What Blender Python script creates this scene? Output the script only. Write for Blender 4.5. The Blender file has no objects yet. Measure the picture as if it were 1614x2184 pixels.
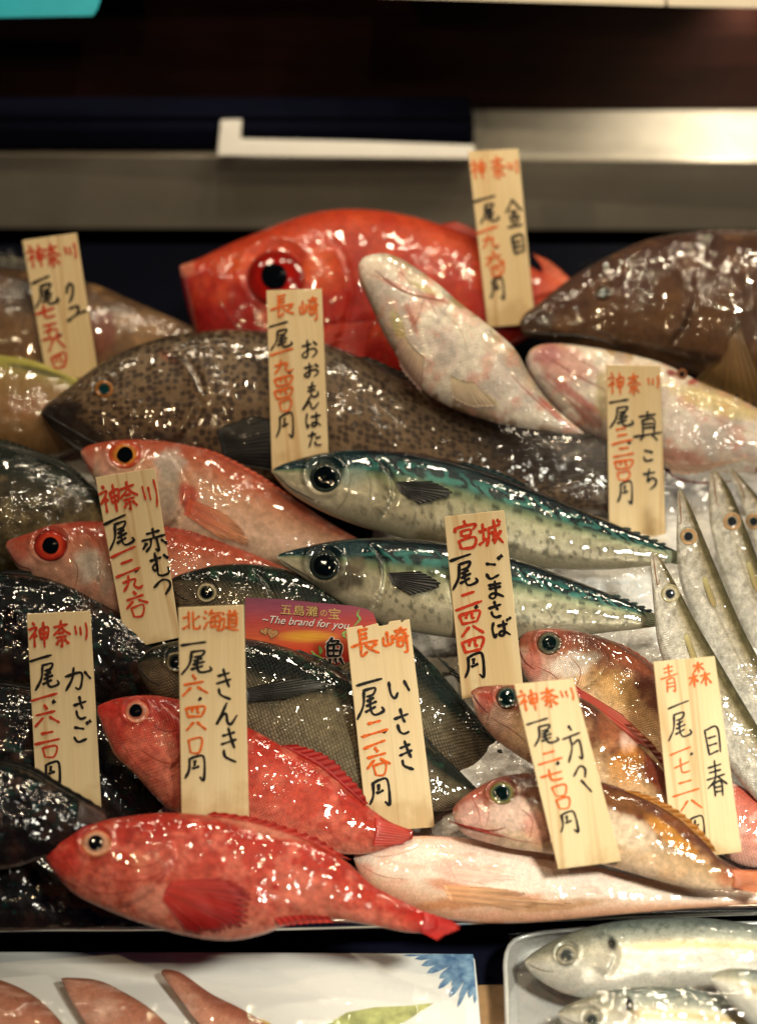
import bpy, math, random
import numpy as np
from mathutils import Vector
from mathutils.bvhtree import BVHTree

random.seed(7)
SC = bpy.context.scene
COL = SC.collection

# ------------------------------------------------------------------ camera
FPX = 4210.0                      # focal length in photograph pixels (photo is 1614 x 2184)
CX, CY = 807.0, 1092.0
PITCH = math.radians(38.0)
Dv = np.array([0, math.cos(PITCH), -math.sin(PITCH)])
Uv = np.array([0, math.sin(PITCH), math.cos(PITCH)])
Rv = np.array([1.0, 0, 0])
CAM = -1.2 * (Dv - 0.206 * Uv)
cam_d = bpy.data.cameras.new('camera')
cam = bpy.data.objects.new('camera', cam_d)
COL.objects.link(cam)
cam.location = CAM
cam.rotation_euler = (math.radians(90) - PITCH, 0, 0)
cam_d.sensor_fit = 'HORIZONTAL'
cam_d.sensor_width = 36
cam_d.lens = 36 * FPX / 1614
cam_d.clip_start, cam_d.clip_end = 0.05, 50
cam_d.dof.use_dof = True
cam_d.dof.focus_distance = 1.225
cam_d.dof.aperture_fstop = 3.6
cam_d.dof.aperture_blades = 0
SC.camera = cam

# ------------------------------------------------------------------ world, lamps, exposure
w = bpy.data.worlds.new('World')
SC.world = w
w.use_nodes = True
bg = w.node_tree.nodes['Background']
bg.inputs[0].default_value = (0.05, 0.16, 0.75, 1)
bg.inputs[1].default_value = 0.022


def lamp(name, loc, power, radius, color, aim=None, cone=None):
    d = bpy.data.lights.new(name, 'SPOT' if aim is not None else 'POINT')
    d.energy = power
    d.color = color
    d.shadow_soft_size = radius
    o = bpy.data.objects.new(name, d)
    COL.objects.link(o)
    o.location = loc
    if aim is not None:
        d.spot_size = math.radians(cone)
        d.spot_blend = 1.0
        o.rotation_euler = (Vector(aim) - Vector(loc)).to_track_quat('-Z', 'Y').to_euler()
    return o


WARM = (1.0, 0.79, 0.50)
lamp('shaded_lamp', (0.42, -0.34, 0.78), 39, 0.065, (1.0, 0.95, 0.78), (0.20, -0.10, 0.0), 62)
lamp('unseen_bulb', (0.34, 0.26, 0.95), 4.5, 0.012, WARM)
lamp('unseen_bulb', (0.02, 0.02, 0.98), 6.0, 0.012, (1.0, 0.84, 0.58))  # fill light added over the middle tags, no such source in view
lamp('unseen_bulb', (-0.30, -0.24, 0.90), 4.6, 0.012, (1.0, 0.74, 0.42))
for _x, _p in ((-0.46, 1.6), (-0.27, 1.9), (-0.08, 3.2), (0.11, 3.6), (0.30, 3.4), (0.49, 3.0)):   # string of bare bulbs above the back of the stall
    lamp('string_bulb', (_x, 0.47 + 0.02 * math.sin(9 * _x), 0.86 + 0.015 * math.cos(7 * _x)), _p, 0.026, (1.0, 0.84, 0.60))
lamp('shelf_lamp', (0.29, 0.655, 0.32), 1.9, 0.012, (1, 0.86, 0.64), (0.275, 0.63, 0.2), 120)
SC.view_settings.view_transform = 'Standard'
SC.view_settings.look = 'None'
SC.view_settings.exposure = 0
SC.view_settings.gamma = 1
SC.view_settings.use_curve_mapping = False
SC.render.engine = 'CYCLES'
SC.cycles.use_denoising = True
SC.cycles.max_bounces = 6
SC.cycles.transparent_max_bounces = 12
SC.cycles.sample_clamp_indirect = 6
SC.cycles.caustics_reflective = False
SC.cycles.caustics_refractive = False

# ------------------------------------------------------------------ geometry of the stall
def plane(origin, tilt_deg):
    t = math.radians(tilt_deg)
    return np.array(origin, float), np.array([0, -math.sin(t), math.cos(t)])

TRAY = plane((0, 0, 0), 18)
LOWER = plane((0, -0.020, -0.020), 10)


def ray(px, py):
    return Dv + (px - CX) / FPX * Rv + (CY - py) / FPX * Uv


def on_plane(px, py, o, n):
    r = ray(px, py)
    return CAM + r * (np.dot(o - CAM, n) / np.dot(r, n))


def at(px, py, h=0.0, base=TRAY):
    o, n = base
    return on_plane(px, py, o + n * h, n)


def at_depth(px, py, d):
    return CAM + ray(px, py) * d


def depth_of(p):
    return float(np.dot(np.asarray(p) - CAM, Dv))


def unit(v):
    return v / np.linalg.norm(v)


def lin(h):
    h = h.lstrip('#')
    c = np.array([int(h[i:i + 2], 16) / 255 for i in (0, 2, 4)])
    return np.where(c <= 0.04045, c / 12.92, ((c + 0.055) / 1.055) ** 2.4)


_rt = np.random.RandomState(3).rand(256, 256)


def noise(x, y, seed=0):
    x = np.asarray(x, float) + seed * 17.31
    y = np.asarray(y, float) + seed * 7.77
    xi, yi = np.floor(x).astype(int), np.floor(y).astype(int)
    fx, fy = x - xi, y - yi
    fx, fy = fx * fx * (3 - 2 * fx), fy * fy * (3 - 2 * fy)
    g = lambda a, b: _rt[a % 256, b % 256]
    return ((g(xi, yi) * (1 - fx) + g(xi + 1, yi) * fx) * (1 - fy)
            + (g(xi, yi + 1) * (1 - fx) + g(xi + 1, yi + 1) * fx) * fy)


def fbm(x, y, seed=0, oct=3):
    s, a, t = 0, 1, 0
    for i in range(oct):
        s = s + a * noise(np.asarray(x) * 2 ** i, np.asarray(y) * 2 ** i, seed + i)
        t += a
        a *= 0.5
    return s / t


def sstep(a, b, x):
    t = np.clip((x - a) / (b - a), 0, 1)
    return t * t * (3 - 2 * t)


def mixc(c, d, t):
    t = np.asarray(t)[..., None]
    return c * (1 - t) + np.asarray(d) * t


def spline(pts, n, dense_ends=False):
    P = np.array(pts, float)
    Q = np.vstack([2 * P[0] - P[1], P, 2 * P[-1] - P[-2]])
    out = []
    for i in range(len(P) - 1):
        p0, p1, p2, p3 = Q[i], Q[i + 1], Q[i + 2], Q[i + 3]
        t = np.linspace(0, 1, 24, endpoint=(i == len(P) - 2))[:, None]
        out.append(0.5 * (2 * p1 + (p2 - p0) * t + (2 * p0 - 5 * p1 + 4 * p2 - p3) * t ** 2
                          + (-p0 + 3 * p1 - 3 * p2 + p3) * t ** 3))
    S = np.vstack(out)
    L = np.concatenate([[0], np.cumsum(np.linalg.norm(np.diff(S, axis=0), axis=1))])
    s = np.linspace(0, 1, n)
    if dense_ends:
        s = 0.6 * s + 0.4 * (0.5 - 0.5 * np.cos(np.pi * s))
    s = s * L[-1]
    return np.stack([np.interp(s, L, S[:, k]) for k in range(S.shape[1])], 1)


# ------------------------------------------------------------------ objects
def tag(o, label=None, cat=None, group=None, kind=None):
    if label: o['label'] = label
    if cat: o['category'] = cat
    if group: o['group'] = group
    if kind: o['kind'] = kind
    return o


def thing(name, loc, label, cat, group=None):
    o = bpy.data.objects.new(name, None)
    o.empty_display_size = 0.02
    COL.objects.link(o)
    o.location = loc
    return tag(o, label, cat, group)


def root_loc(parent):
    loc = np.zeros(3)
    while parent is not None:
        loc = loc + np.array(parent.location)
        parent = parent.parent
    return loc


def mesh_obj(name, verts, faces, mat, parent=None, cols=None, uvs=None, smooth=True, origin=None):
    V = np.asarray(verts, float)
    base = root_loc(parent)
    own = np.zeros(3)
    if parent is None:
        own = np.array(origin, float) if origin is not None else V.mean(0)
    me = bpy.data.meshes.new(name)
    me.from_pydata((V - base - own).tolist(), [], faces if isinstance(faces, list) else faces.tolist())
    if cols is not None:
        a = me.color_attributes.new('Col', 'FLOAT_COLOR', 'POINT')
        C4 = np.ones((len(V), 4))
        C4[:, :3] = cols
        a.data.foreach_set('color', C4.ravel())
    if uvs is not None:
        uvl = me.uv_layers.new(name='UVMap')
        li = np.zeros(len(me.loops), dtype=np.int32)
        me.loops.foreach_get('vertex_index', li)
        uvl.data.foreach_set('uv', np.asarray(uvs, float)[li].ravel())
    if smooth:
        me.polygons.foreach_set('use_smooth', [True] * len(me.polygons))
    me.materials.append(mat)
    me.update()
    o = bpy.data.objects.new(name, me)
    COL.objects.link(o)
    if parent is not None:
        o.parent = parent
    else:
        o.location = own
    return o


def grid_faces(nu, nv, off=0, wrap=False):
    i, j = np.meshgrid(np.arange(nu - 1), np.arange(nv if wrap else nv - 1), indexing='ij')
    j2 = (j + 1) % nv
    f = np.stack([i * nv + j, (i + 1) * nv + j, (i + 1) * nv + j2, i * nv + j2], -1).reshape(-1, 4)
    return f + off


def slab(name, poly, thick_vec, mat, parent=None, bevel=0.0, origin=None, uvs=None):
    """closed prism: polygon (3-D points) extruded along thick_vec."""
    P = np.asarray(poly, float)
    n = len(P)
    V = np.vstack([P, P + np.asarray(thick_vec)])
    faces = [list(range(n)), list(range(2 * n - 1, n - 1, -1))]
    for i in range(n):
        j = (i + 1) % n
        faces.append([i, i + n, j + n, j])
    uv = None
    if uvs is not None:
        uv = np.vstack([uvs, uvs])
    o = mesh_obj(name, V, faces, mat, parent, uvs=uv, smooth=False, origin=origin)
    import bmesh
    b = bmesh.new()
    b.from_mesh(o.data)
    bmesh.ops.recalc_face_normals(b, faces=b.faces)
    b.to_mesh(o.data)
    b.free()
    if bevel:
        m = o.modifiers.new('bevel', 'BEVEL')
        m.width = bevel
        m.segments = 2
        m.limit_method = 'ANGLE'
    return o


def box(name, lo, hi, mat, parent=None, bevel=0.0):
    x0, y0, z0 = lo
    x1, y1, z1 = hi
    return slab(name, [(x0, y0, z0), (x1, y0, z0), (x1, y1, z0), (x0, y1, z0)], (0, 0, z1 - z0), mat, parent, bevel)


def tube(name, pts, rad, mat, parent=None, sides=8, flat=1.0):
    P = np.asarray(pts, float)
    n = len(P)
    R = np.broadcast_to(np.asarray(rad, float), (n,))
    T = np.gradient(P, axis=0)
    T /= np.linalg.norm(T, axis=1)[:, None] + 1e-12
    A = np.cross(T, -Dv)
    A /= np.linalg.norm(A, axis=1)[:, None] + 1e-12
    B = np.cross(A, T)
    ph = np.linspace(0, 2 * np.pi, sides, endpoint=False)
    V = (P[:, None, :] + R[:, None, None] * (np.cos(ph)[None, :, None] * A[:, None, :]
         + flat * np.sin(ph)[None, :, None] * B[:, None, :])).reshape(-1, 3)
    F = grid_faces(n, sides, wrap=True).tolist()
    F.append(list(range(sides))[::-1])
    F.append(list(range((n - 1) * sides, n * sides)))
    return mesh_obj(name, V, F, mat, parent)


# ------------------------------------------------------------------ materials
class NT:
    def __init__(s, name):
        s.m = bpy.data.materials.new(name)
        s.m.use_nodes = True
        s.t = s.m.node_tree
        s.b = s.t.nodes['Principled BSDF']
        s.out = s.t.nodes['Material Output']

    def n(s, typ, **kw):
        o = s.t.nodes.new(typ)
        for k, v in kw.items():
            if hasattr(o, k):
                setattr(o, k, v)
            else:
                o.inputs[k.replace('_', ' ')].default_value = v
        return o

    def l(s, a, b):
        s.t.links.new(a, b)

    def math(s, op, a, b=None, c=None):
        o = s.t.nodes.new('ShaderNodeMath')
        o.operation = op
        for i, x in enumerate((a, b, c)):
            if x is None: continue
            if hasattr(x, 'node'):
                s.l(x, o.inputs[i])
            else:
                o.inputs[i].default_value = x
        return o.outputs[0]

    def mix(s, fac, a, b, mode='MIX'):
        o = s.t.nodes.new('ShaderNodeMix')
        o.data_type = 'RGBA'
        o.blend_type = mode
        for sock, x in ((o.inputs[0], fac), (o.inputs[6], a), (o.inputs[7], b)):
            if hasattr(x, 'node'):
                s.l(x, sock)
            else:
                sock.default_value = x if not isinstance(x, (tuple, list, np.ndarray)) else (*x[:3], 1)
        return o.outputs[2]

    def ramp(s, fac, stops):
        o = s.t.nodes.new('ShaderNodeValToRGB')
        e = o.color_ramp.elements
        while len(e) < len(stops): e.new(0.5)
        for k, (p, c) in enumerate(stops):
            e[k].position = p
            e[k].color = (*c[:3], 1) if isinstance(c, (tuple, list, np.ndarray)) else (c, c, c, 1)
        s.l(fac, o.inputs[0])
        return o.outputs[0]

    def set(s, **kw):
        for k, v in kw.items():
            i = s.b.inputs[k.replace('_', ' ')]
            if hasattr(v, 'node'):
                s.l(v, i)
            else:
                i.default_value = (*v, 1) if isinstance(v, (tuple, list)) and len(v) == 3 else v
        return s

    def coords(s, kind='Object'):
        return s.n('ShaderNodeTexCoord').outputs[kind]

    def noise(s, vec, scale, detail=3, rough=0.5, dist=0.0, typ='FBM'):
        o = s.t.nodes.new('ShaderNodeTexNoise')
        o.noise_type = typ
        s.l(vec, o.inputs['Vector'])
        o.inputs['Scale'].default_value = scale
        o.inputs['Detail'].default_value = detail
        o.inputs['Roughness'].default_value = rough
        o.inputs['Distortion'].default_value = dist
        return o.outputs[0]

    def mapping(s, vec, scale=(1, 1, 1), rot=(0, 0, 0)):
        o = s.t.nodes.new('ShaderNodeMapping')
        s.l(vec, o.inputs[0])
        o.inputs['Scale'].default_value = scale
        o.inputs['Rotation'].default_value = rot
        return o.outputs[0]

    def bump(s, h, strength, dist=0.001, normal=None):
        o = s.t.nodes.new('ShaderNodeBump')
        o.inputs['Strength'].default_value = strength
        o.inputs['Distance'].default_value = dist
        s.l(h, o.inputs['Height'])
        if normal is not None: s.l(normal, o.inputs['Normal'])
        return o.outputs[0]


def film_normal(t, amount=0.6, scale=70):
    """tight cling film: slack waves, sparse sharp creases and clusters of fine puckers"""
    ob = t.coords('Object')
    m1 = t.mapping(ob, (1.0, 0.4, 1.0), (0.2, 0.3, 0.7))
    m2 = t.mapping(ob, (0.10, 1.0, 0.6), (0.3, 0.1, -0.9))
    m3 = t.mapping(ob, (1.0, 0.12, 0.6), (0.1, 0.2, -0.5))
    low = t.noise(m1, 26, 2, 0.5)
    fine = t.noise(ob, 380, 1, 0.45)
    mask = t.ramp(t.noise(ob, 40, 3, 0.65), [(0.50, 0.0), (0.62, 1.0)])
    h = t.math('MULTIPLY', low, 0.62)
    h = t.math('ADD', h, t.math('MULTIPLY', t.math('MULTIPLY', fine, mask), 0.85 * amount))
    for mm, sc_, k in ((m2, 3.2 * scale, 0.30), (m3, 2.4 * scale, 0.22)):
        cr = t.noise(mm, sc_, 1, 0.5, 0.4)
        cr = t.math('SUBTRACT', 1.0, t.math('MULTIPLY', t.math('ABSOLUTE', t.math('SUBTRACT', cr, 0.5)), 9.0))
        cr = t.math('MAXIMUM', cr, 0.0)
        gate = t.ramp(t.noise(ob, 30 + 20 * k, 2), [(0.52, 0.0), (0.62, 1.0)])
        h = t.math('ADD', h, t.math('MULTIPLY', t.math('MULTIPLY', cr, gate), k * amount))
    return t.bump(h, 1.0, 0.001)


_fm = {}


def fish_mat(key, scales=380, sbump=0.4, scol=0.25, rough=0.4, metal=0.0, film=0.5, fscale=70,
             spots=None, mottle=0.15, coat=1.0, coat_rough=0.03, sss=0.0, speck=0.2, spec=0.22):
    if key in _fm: return _fm[key]
    t = NT('skin_' + key)
    at_ = t.n('ShaderNodeAttribute', attribute_name='Col').outputs['Color']
    uv = t.coords('UV')
    ob = t.coords('Object')
    wob = t.n('ShaderNodeVectorMath', operation='MULTIPLY_ADD')
    nz = t.t.nodes.new('ShaderNodeTexNoise')
    t.l(uv, nz.inputs['Vector'])
    nz.inputs['Scale'].default_value = 60
    t.l(nz.outputs[1], wob.inputs[0])
    wob.inputs[1].default_value = (0.0035, 0.0035, 0)
    t.l(uv, wob.inputs[2])
    sep = t.n('ShaderNodeSeparateXYZ')
    t.l(wob.outputs[0], sep.inputs[0])
    X = t.math('MULTIPLY', sep.outputs[0], float(scales) * 1.45 * math.pi)
    Y = t.math('MULTIPLY', sep.outputs[1], float(scales) * 1.45 * math.pi * 0.8)
    lat = t.math('MULTIPLY', t.math('SINE', t.math('ADD', X, Y)), t.math('SINE', t.math('SUBTRACT', X, Y)))
    lat = t.math('ABSOLUTE', lat)
    edge = t.math('POWER', t.math('SUBTRACT', 1.0, lat), 3.0)
    mot = t.noise(ob, 220, 4, 0.65)
    base = t.mix(t.math('MULTIPLY', t.math('MULTIPLY', edge, float(scol)), t.ramp(t.noise(ob, 30, 2), [(0.35, 0.25), (0.65, 1.0)])), at_, t.mix(1.0, at_, (0.25, 0.25, 0.25), 'MULTIPLY'))
    base = t.mix(float(mottle), base, t.mix(1.0, base, t.ramp(mot, [(0.35, 0.2), (0.65, 1.9)]), 'MULTIPLY'))
    sp_ = t.noise(ob, 950, 2, 0.6)
    base = t.mix(float(speck), base, t.mix(1.0, base, t.ramp(sp_, [(0.35, 0.3), (0.65, 1.9)]), 'MULTIPLY'))
    if spots:
        sc, size, colr = spots
        v = t.n('ShaderNodeTexVoronoi', Scale=float(sc))
        v.inputs['Randomness'].default_value = 0.6
        t.l(wob.outputs[0], v.inputs['Vector'])
        f = t.ramp(v.outputs['Distance'], [(size, 1.0), (size + 0.16, 0.0)])
        base = t.mix(t.math('MULTIPLY', f, 0.85), base, colr)
    t.set(Base_Color=base, Roughness=rough, Metallic=metal, Coat_Weight=coat, Coat_Roughness=coat_rough, Coat_IOR=1.55)
    t.b.inputs['Specular IOR Level'].default_value = spec
    if sss:
        t.set(Subsurface_Weight=sss, Subsurface_Radius=(0.006, 0.002, 0.0015), Subsurface_Scale=0.6)
    hn = t.math('ADD', t.math('ADD', t.math('MULTIPLY', lat, 1.0), t.math('MULTIPLY', mot, 0.8)), t.math('MULTIPLY', sp_, 0.4))
    t.l(t.bump(hn, sbump, 0.0006), t.b.inputs['Normal'])
    if coat:
        t.l(film_normal(t, film, fscale), t.b.inputs['Coat Normal'])
    _fm[key] = t.m
    return t.m


def plain(name, color, rough=0.5, metal=0.0, coat=0.0, vary=0.15, scale=60, bump=0.0, spec=0.5):
    t = NT(name)
    ob = t.coords('Object')
    nz = t.noise(ob, scale, 4, 0.6)
    c = t.mix(vary, color, t.mix(1.0, color, t.ramp(nz, [(0.3, 0.25), (0.7, 1.8)]), 'MULTIPLY'))
    t.set(Base_Color=c, Roughness=rough, Metallic=metal, Coat_Weight=coat, Coat_Roughness=0.05)
    t.b.inputs['Specular IOR Level'].default_value = spec
    if bump: t.l(t.bump(nz, bump, 0.001), t.b.inputs['Normal'])
    return t.m


def attr_mat(name, rough=0.35, coat=0.6, bump=0.0, bscale=300):
    t = NT(name)
    a = t.n('ShaderNodeAttribute', attribute_name='Col').outputs['Color']
    t.set(Base_Color=a, Roughness=rough, Coat_Weight=coat, Coat_Roughness=0.06)
    if bump: t.l(t.bump(t.noise(t.coords('Object'), bscale, 3), bump, 0.0008), t.b.inputs['Normal'])
    if coat: t.l(film_normal(t, 0.5, 80), t.b.inputs['Coat Normal'])
    return t.m


M_EYE = attr_mat('eye_wet', 0.07, 0.0, 0.04, 260)
M_FIN = attr_mat('fin_membrane', 0.5, 0.12)


def clear_film(name='cling_film', cap=0.085):
    t = NT(name)
    tr = t.n('ShaderNodeBsdfTransparent')
    gl = t.n('ShaderNodeBsdfGlossy', Roughness=0.02)
    nb = film_normal(t, 0.8, 55)
    t.l(nb, gl.inputs['Normal'])
    fr = t.n('ShaderNodeFresnel', IOR=1.45)
    mx = t.n('ShaderNodeMixShader')
    t.l(t.math('MINIMUM', t.math('MULTIPLY', fr.outputs[0], 1.0 if cap < .1 else 2.5), cap), mx.inputs[0])
    t.l(tr.outputs[0], mx.inputs[1])
    t.l(gl.outputs[0], mx.inputs[2])
    t.l(mx.outputs[0], t.out.inputs['Surface'])
    return t.m


M_FILM = clear_film()
M_FILM2 = clear_film('cloudy_film', 0.17)

# ------------------------------------------------------------------ fish builder
FISH = {}
EYEPOS = {'kinmedai': (588, 592, 62), 'kueB': (1286, 624, 17), 'omonhata': (222, 829, 21), 'akaA': (266, 969, 33), 'akaB': (108, 1163, 35), 'sabaA': (693, 1018, 36), 'sabaB': (692, 1206, 34),
          'isakiA': (441, 1264, 22), 'isakiB': (377, 1412, 23), 'kinkiA': (292, 1519, 26), 'kinkiB': (206, 1800, 31), 'mebA': (1171, 1372, 27), 'mebB': (1081, 1488, 25), 'mebC': (1070, 1692, 27),
          'kamA': (1429, 1266, 19), 'kamB': (1468, 1144, 18), 'kamC': (1561, 1112, 19), 'kamD': (1607, 1112, 17), 'ajiA': (1208, 2038, 23), 'ajiB': (1262, 2176, 20)}
NS, NF, NB = 250, 80, 22


class Fish:
    pass


def make_fish(name, label, cat, top, bot, lift, mat, paint, ratio=0.42, tilt=0.6, base=TRAY, group=None,
              power=1.0, gill=None, lump=0.0006, yaw=0.0, seed=1, ns=NS, kname='fish'):
    f = Fish()
    mid = (np.array(top).mean(0) + np.array(bot).mean(0)) / 2
    o0 = at(mid[0], mid[1], lift, base)
    tocam = unit(CAM - o0)
    n = unit((1 - tilt) * base[1] + tilt * tocam)
    f.o, f.n, f.name, f.base = o0, n, name, base
    T2, B2 = spline(top, ns, True), spline(bot, ns, True)
    T3 = np.array([on_plane(x, y, o0, n) for x, y in T2])
    B3 = np.array([on_plane(x, y, o0, n) for x, y in B2])
    c, wv = (T3 + B3) / 2, (T3 - B3) / 2
    hw = np.linalg.norm(wv, axis=1)
    s = np.linspace(0, 1, ns)
    k = np.ones(21) / 21                                       # smooth the girth along the body
    hs = np.convolve(np.pad(hw, 10, mode='edge'), k, 'valid')
    hs = np.minimum(hs, hw * 1.3 + 0.0005)
    th = ratio * hs
    ph = np.concatenate([np.linspace(0, np.pi, NF), np.linspace(np.pi, 2 * np.pi, NB + 2)[1:-1]])
    nr = len(ph)
    cs, sn = np.cos(ph), np.sin(ph)
    snp = np.sign(sn) * np.abs(sn) ** power
    V = c[:, None, :] + wv[:, None, :] * cs[None, :, None] + n[None, None, :] * (th[:, None] * snp[None, :])[..., None]
    c2, w2 = (T2 + B2) / 2, (T2 - B2) / 2
    PX = c2[:, None, :] + w2[:, None, :] * cs[None, :, None]
    L = np.concatenate([[0], np.cumsum(np.linalg.norm(np.diff(c, axis=0), axis=1))])
    u = np.repeat(s[:, None], nr, 1)
    v = np.repeat(cs[None, :], ns, 0)
    px, py = PX[..., 0], PX[..., 1]
    # relief: lumps, gill cover step
    out = unit(n)
    d = lump * (fbm(px / 26, py / 26, seed, 3) - 0.5) * 2
    if gill is not None:
        G = spline(gill, 60)
        dx = px[..., None] - G[:, 0]
        dy = py[..., None] - G[:, 1]
        dd = dx ** 2 + dy ** 2
        j = dd.argmin(-1)
        dist = np.sqrt(dd.min(-1))
        tg = np.gradient(G, axis=0)
        side = np.sign((dx[np.arange(ns)[:, None], np.arange(nr)[None], j]) * tg[j][..., 1]
                       - (dy[np.arange(ns)[:, None], np.arange(nr)[None], j]) * tg[j][..., 0])
        side *= np.sign(np.median(side[-20:]))                # + towards the tail
        endw = np.minimum(j, 59 - j)
        fade = sstep(0, 8, endw)
        d += fade * np.where(side < 0, 0.0021 * np.exp(-(dist / 20) ** 2), -0.0020 * np.exp(-(dist / 9) ** 2))
    if name in EYEPOS:                                        # bony rim round the eye socket, sunk seat inside
        ex, ey, er = EYEPOS[name]
        q = np.sqrt((px - ex) ** 2 + (py - ey) ** 2) / er
        k_ = min(er / 30, 1.25) * 0.0009
        d += k_ * (np.exp(-((q - 1.22) / 0.16) ** 2) * (0.8 + 0.5 * (v > 0.4)) - 0.9 * sstep(1.08, 0.8, q))
    fr = np.clip(snp, 0, 1)[None, :] ** 0.5
    V = V + out[None, None, :] * (d * fr)[..., None]
    f.px, f.py, f.u, f.v = px, py, u, v
    cols = paint(f, u, v, px, py)
    cols = np.clip(cols, 0, 1)
    uv = np.stack([np.repeat(L[:, None], nr, 1), v * hw.max()], -1)
    F = grid_faces(ns, nr, wrap=True).tolist()
    F.append(list(range(nr))[::-1])
    F.append(list(range((ns - 1) * nr, ns * nr)))
    foot = at(mid[0], mid[1], 0.0, base)
    f.root = thing(kname, foot, label, cat, group)
    VV = V.reshape(-1, 3)
    f.body = mesh_obj('body', VV, F, mat, f.root, cols.reshape(-1, 3), uv.reshape(-1, 2))
    f.bvh = BVHTree.FromPolygons(VV.tolist(), F)
    FISH[name] = f
    return f


def hit(f, px, py):
    r = unit(ray(px, py))
    loc, nor, idx, dist = f.bvh.ray_cast(Vector(CAM), Vector(r))
    if loc is None:
        p = on_plane(px, py, f.o, f.n)
        return p, f.n, False
    return np.array(loc), np.array(nor), True


def surf(f, px, py, off=0.0):
    p, nn, ok = hit(f, px, py)
    return p - unit(ray(px, py)) * off


def dome(name, c, nrm, up, rx, ry, h, mat, parent, cols_fn, rings=14, seg=40, sink=0.0, part=1.0):
    a = unit(np.cross(up, nrm))
    b = np.cross(nrm, a)
    V, Cc = [], []
    for i in range(rings + 1):
        r = i / rings
        z = h * math.sqrt(max(0, 1 - (r * part) ** 2)) - sink
        for j in range(seg):
            t = 2 * math.pi * j / seg
            V.append(c + a * (rx * r * math.cos(t)) + b * (ry * r * math.sin(t)) + nrm * z)
            Cc.append(cols_fn(r, t))
    F = grid_faces(rings + 1, seg, wrap=True).tolist()
    return mesh_obj(name, V, F, mat, parent, np.array(Cc))


def eye(f, px, py, r, rp, iris, ring=None, ry=None, pupil='#05080a', shape=1.0, rim='#1a1410', bulge=0.17, off=(0, 0), inner=None):
    """iris disc seated on the head (part), pupil a sub-part; both follow the head's curve and bulge out of it"""
    p, nn, ok = hit(f, px, py)
    sc = depth_of(p) / FPX
    ry = ry or r
    R = r * sc
    ci, cr = lin(iris), lin(rim)
    cring = lin(ring) if ring else ci
    cin = lin(inner) if inner else ci * 0.6
    rings, seg = 18, 48
    hmid = depth_of(surf(f, px, py))

    def disc(name, cx, cy, rx_, ry_, eps, colf, parent, frac):
        V, Cc = [], []
        for a in range(rings + 1):
            q = a / rings
            for k in range(seg):
                t = 2 * math.pi * k / seg
                ww = 1 + (0.16 * (float(noise(2 + 1.3 * math.cos(t) + px, 2 + 1.3 * math.sin(t), 6)) - 0.5) if name == 'pupil' else 0)
                x, y = cx + rx_ * q * ww * math.cos(t), cy + ry_ * q * ww * math.sin(t)
                rr = math.hypot((x - px) / r, (y - py) / ry)
                h = R * bulge * math.sqrt(max(0, 1 - min(1, rr) ** 2)) + eps
                s = surf(f, x, y, 0)
                d0 = depth_of(s)
                d = 0.55 * d0 + 0.45 * hmid if rr < 0.8 else d0 * (0.55 + 0.45 * (rr - .8) / .2) + hmid * 0.45 * (1 - (rr - .8) / .2)
                d = min(d, d0)
                V.append(at_depth(x, y, d - h))
                Cc.append(colf(q, t))
        F = grid_faces(rings + 1, seg, wrap=True).tolist()
        return mesh_obj(name, V, F, M_EYE, parent, np.array(Cc))

    sd = px * 0.37 + py * 0.11

    def colf(q, t):
        wob = 0.10 * (float(noise(2.2 + 1.6 * math.cos(t) + sd, 3 + 1.6 * math.sin(t), 4)) - 0.5)
        q = q + wob
        cl = float(fbm(q * 4 * math.cos(t) + sd, q * 4 * math.sin(t) + 9, 5, 3))
        c = ci * (0.62 + 0.75 * cl)
        k = float(sstep((rp / r) * 1.55, (rp / r) * 1.05, q))
        c = c * (1 - k) + cin * k
        k = float(sstep(0.70, 0.86, q))
        c = c * (1 - k) + cring * (0.7 + 0.6 * cl) * k
        k = float(sstep(0.86, 1.0, q))
        return c * (1 - k) + cr * k
    e = disc('eye', px, py, r, ry, 0.0002, colf, f.root, 1)
    cp = lin(pupil)
    disc('pupil', px + off[0], py + off[1], rp, rp * shape, 0.00055, lambda q, t: cp, e, rp / r)


M_LINE = {}


def crease(f, pts, wpx, color, name='mouth'):
    key = color
    if key not in M_LINE:
        M_LINE[key] = plain('skin_fold', tuple(lin(color)), 0.4, coat=0.5, vary=0.3)
    S = spline(pts, max(12, 8 * len(pts)))
    P = [surf(f, x, y, 0.0001) for x, y in S]
    n = len(P)
    sc = depth_of(P[0]) / FPX
    r = wpx * (0.32 if name == 'mouth' else 0.24) * sc * (0.25 + 0.75 * np.sin(np.linspace(0.25, np.pi - 0.15, n)))
    return tube(name, P, r, M_LINE[key], f.root, 6, 0.6)


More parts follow.
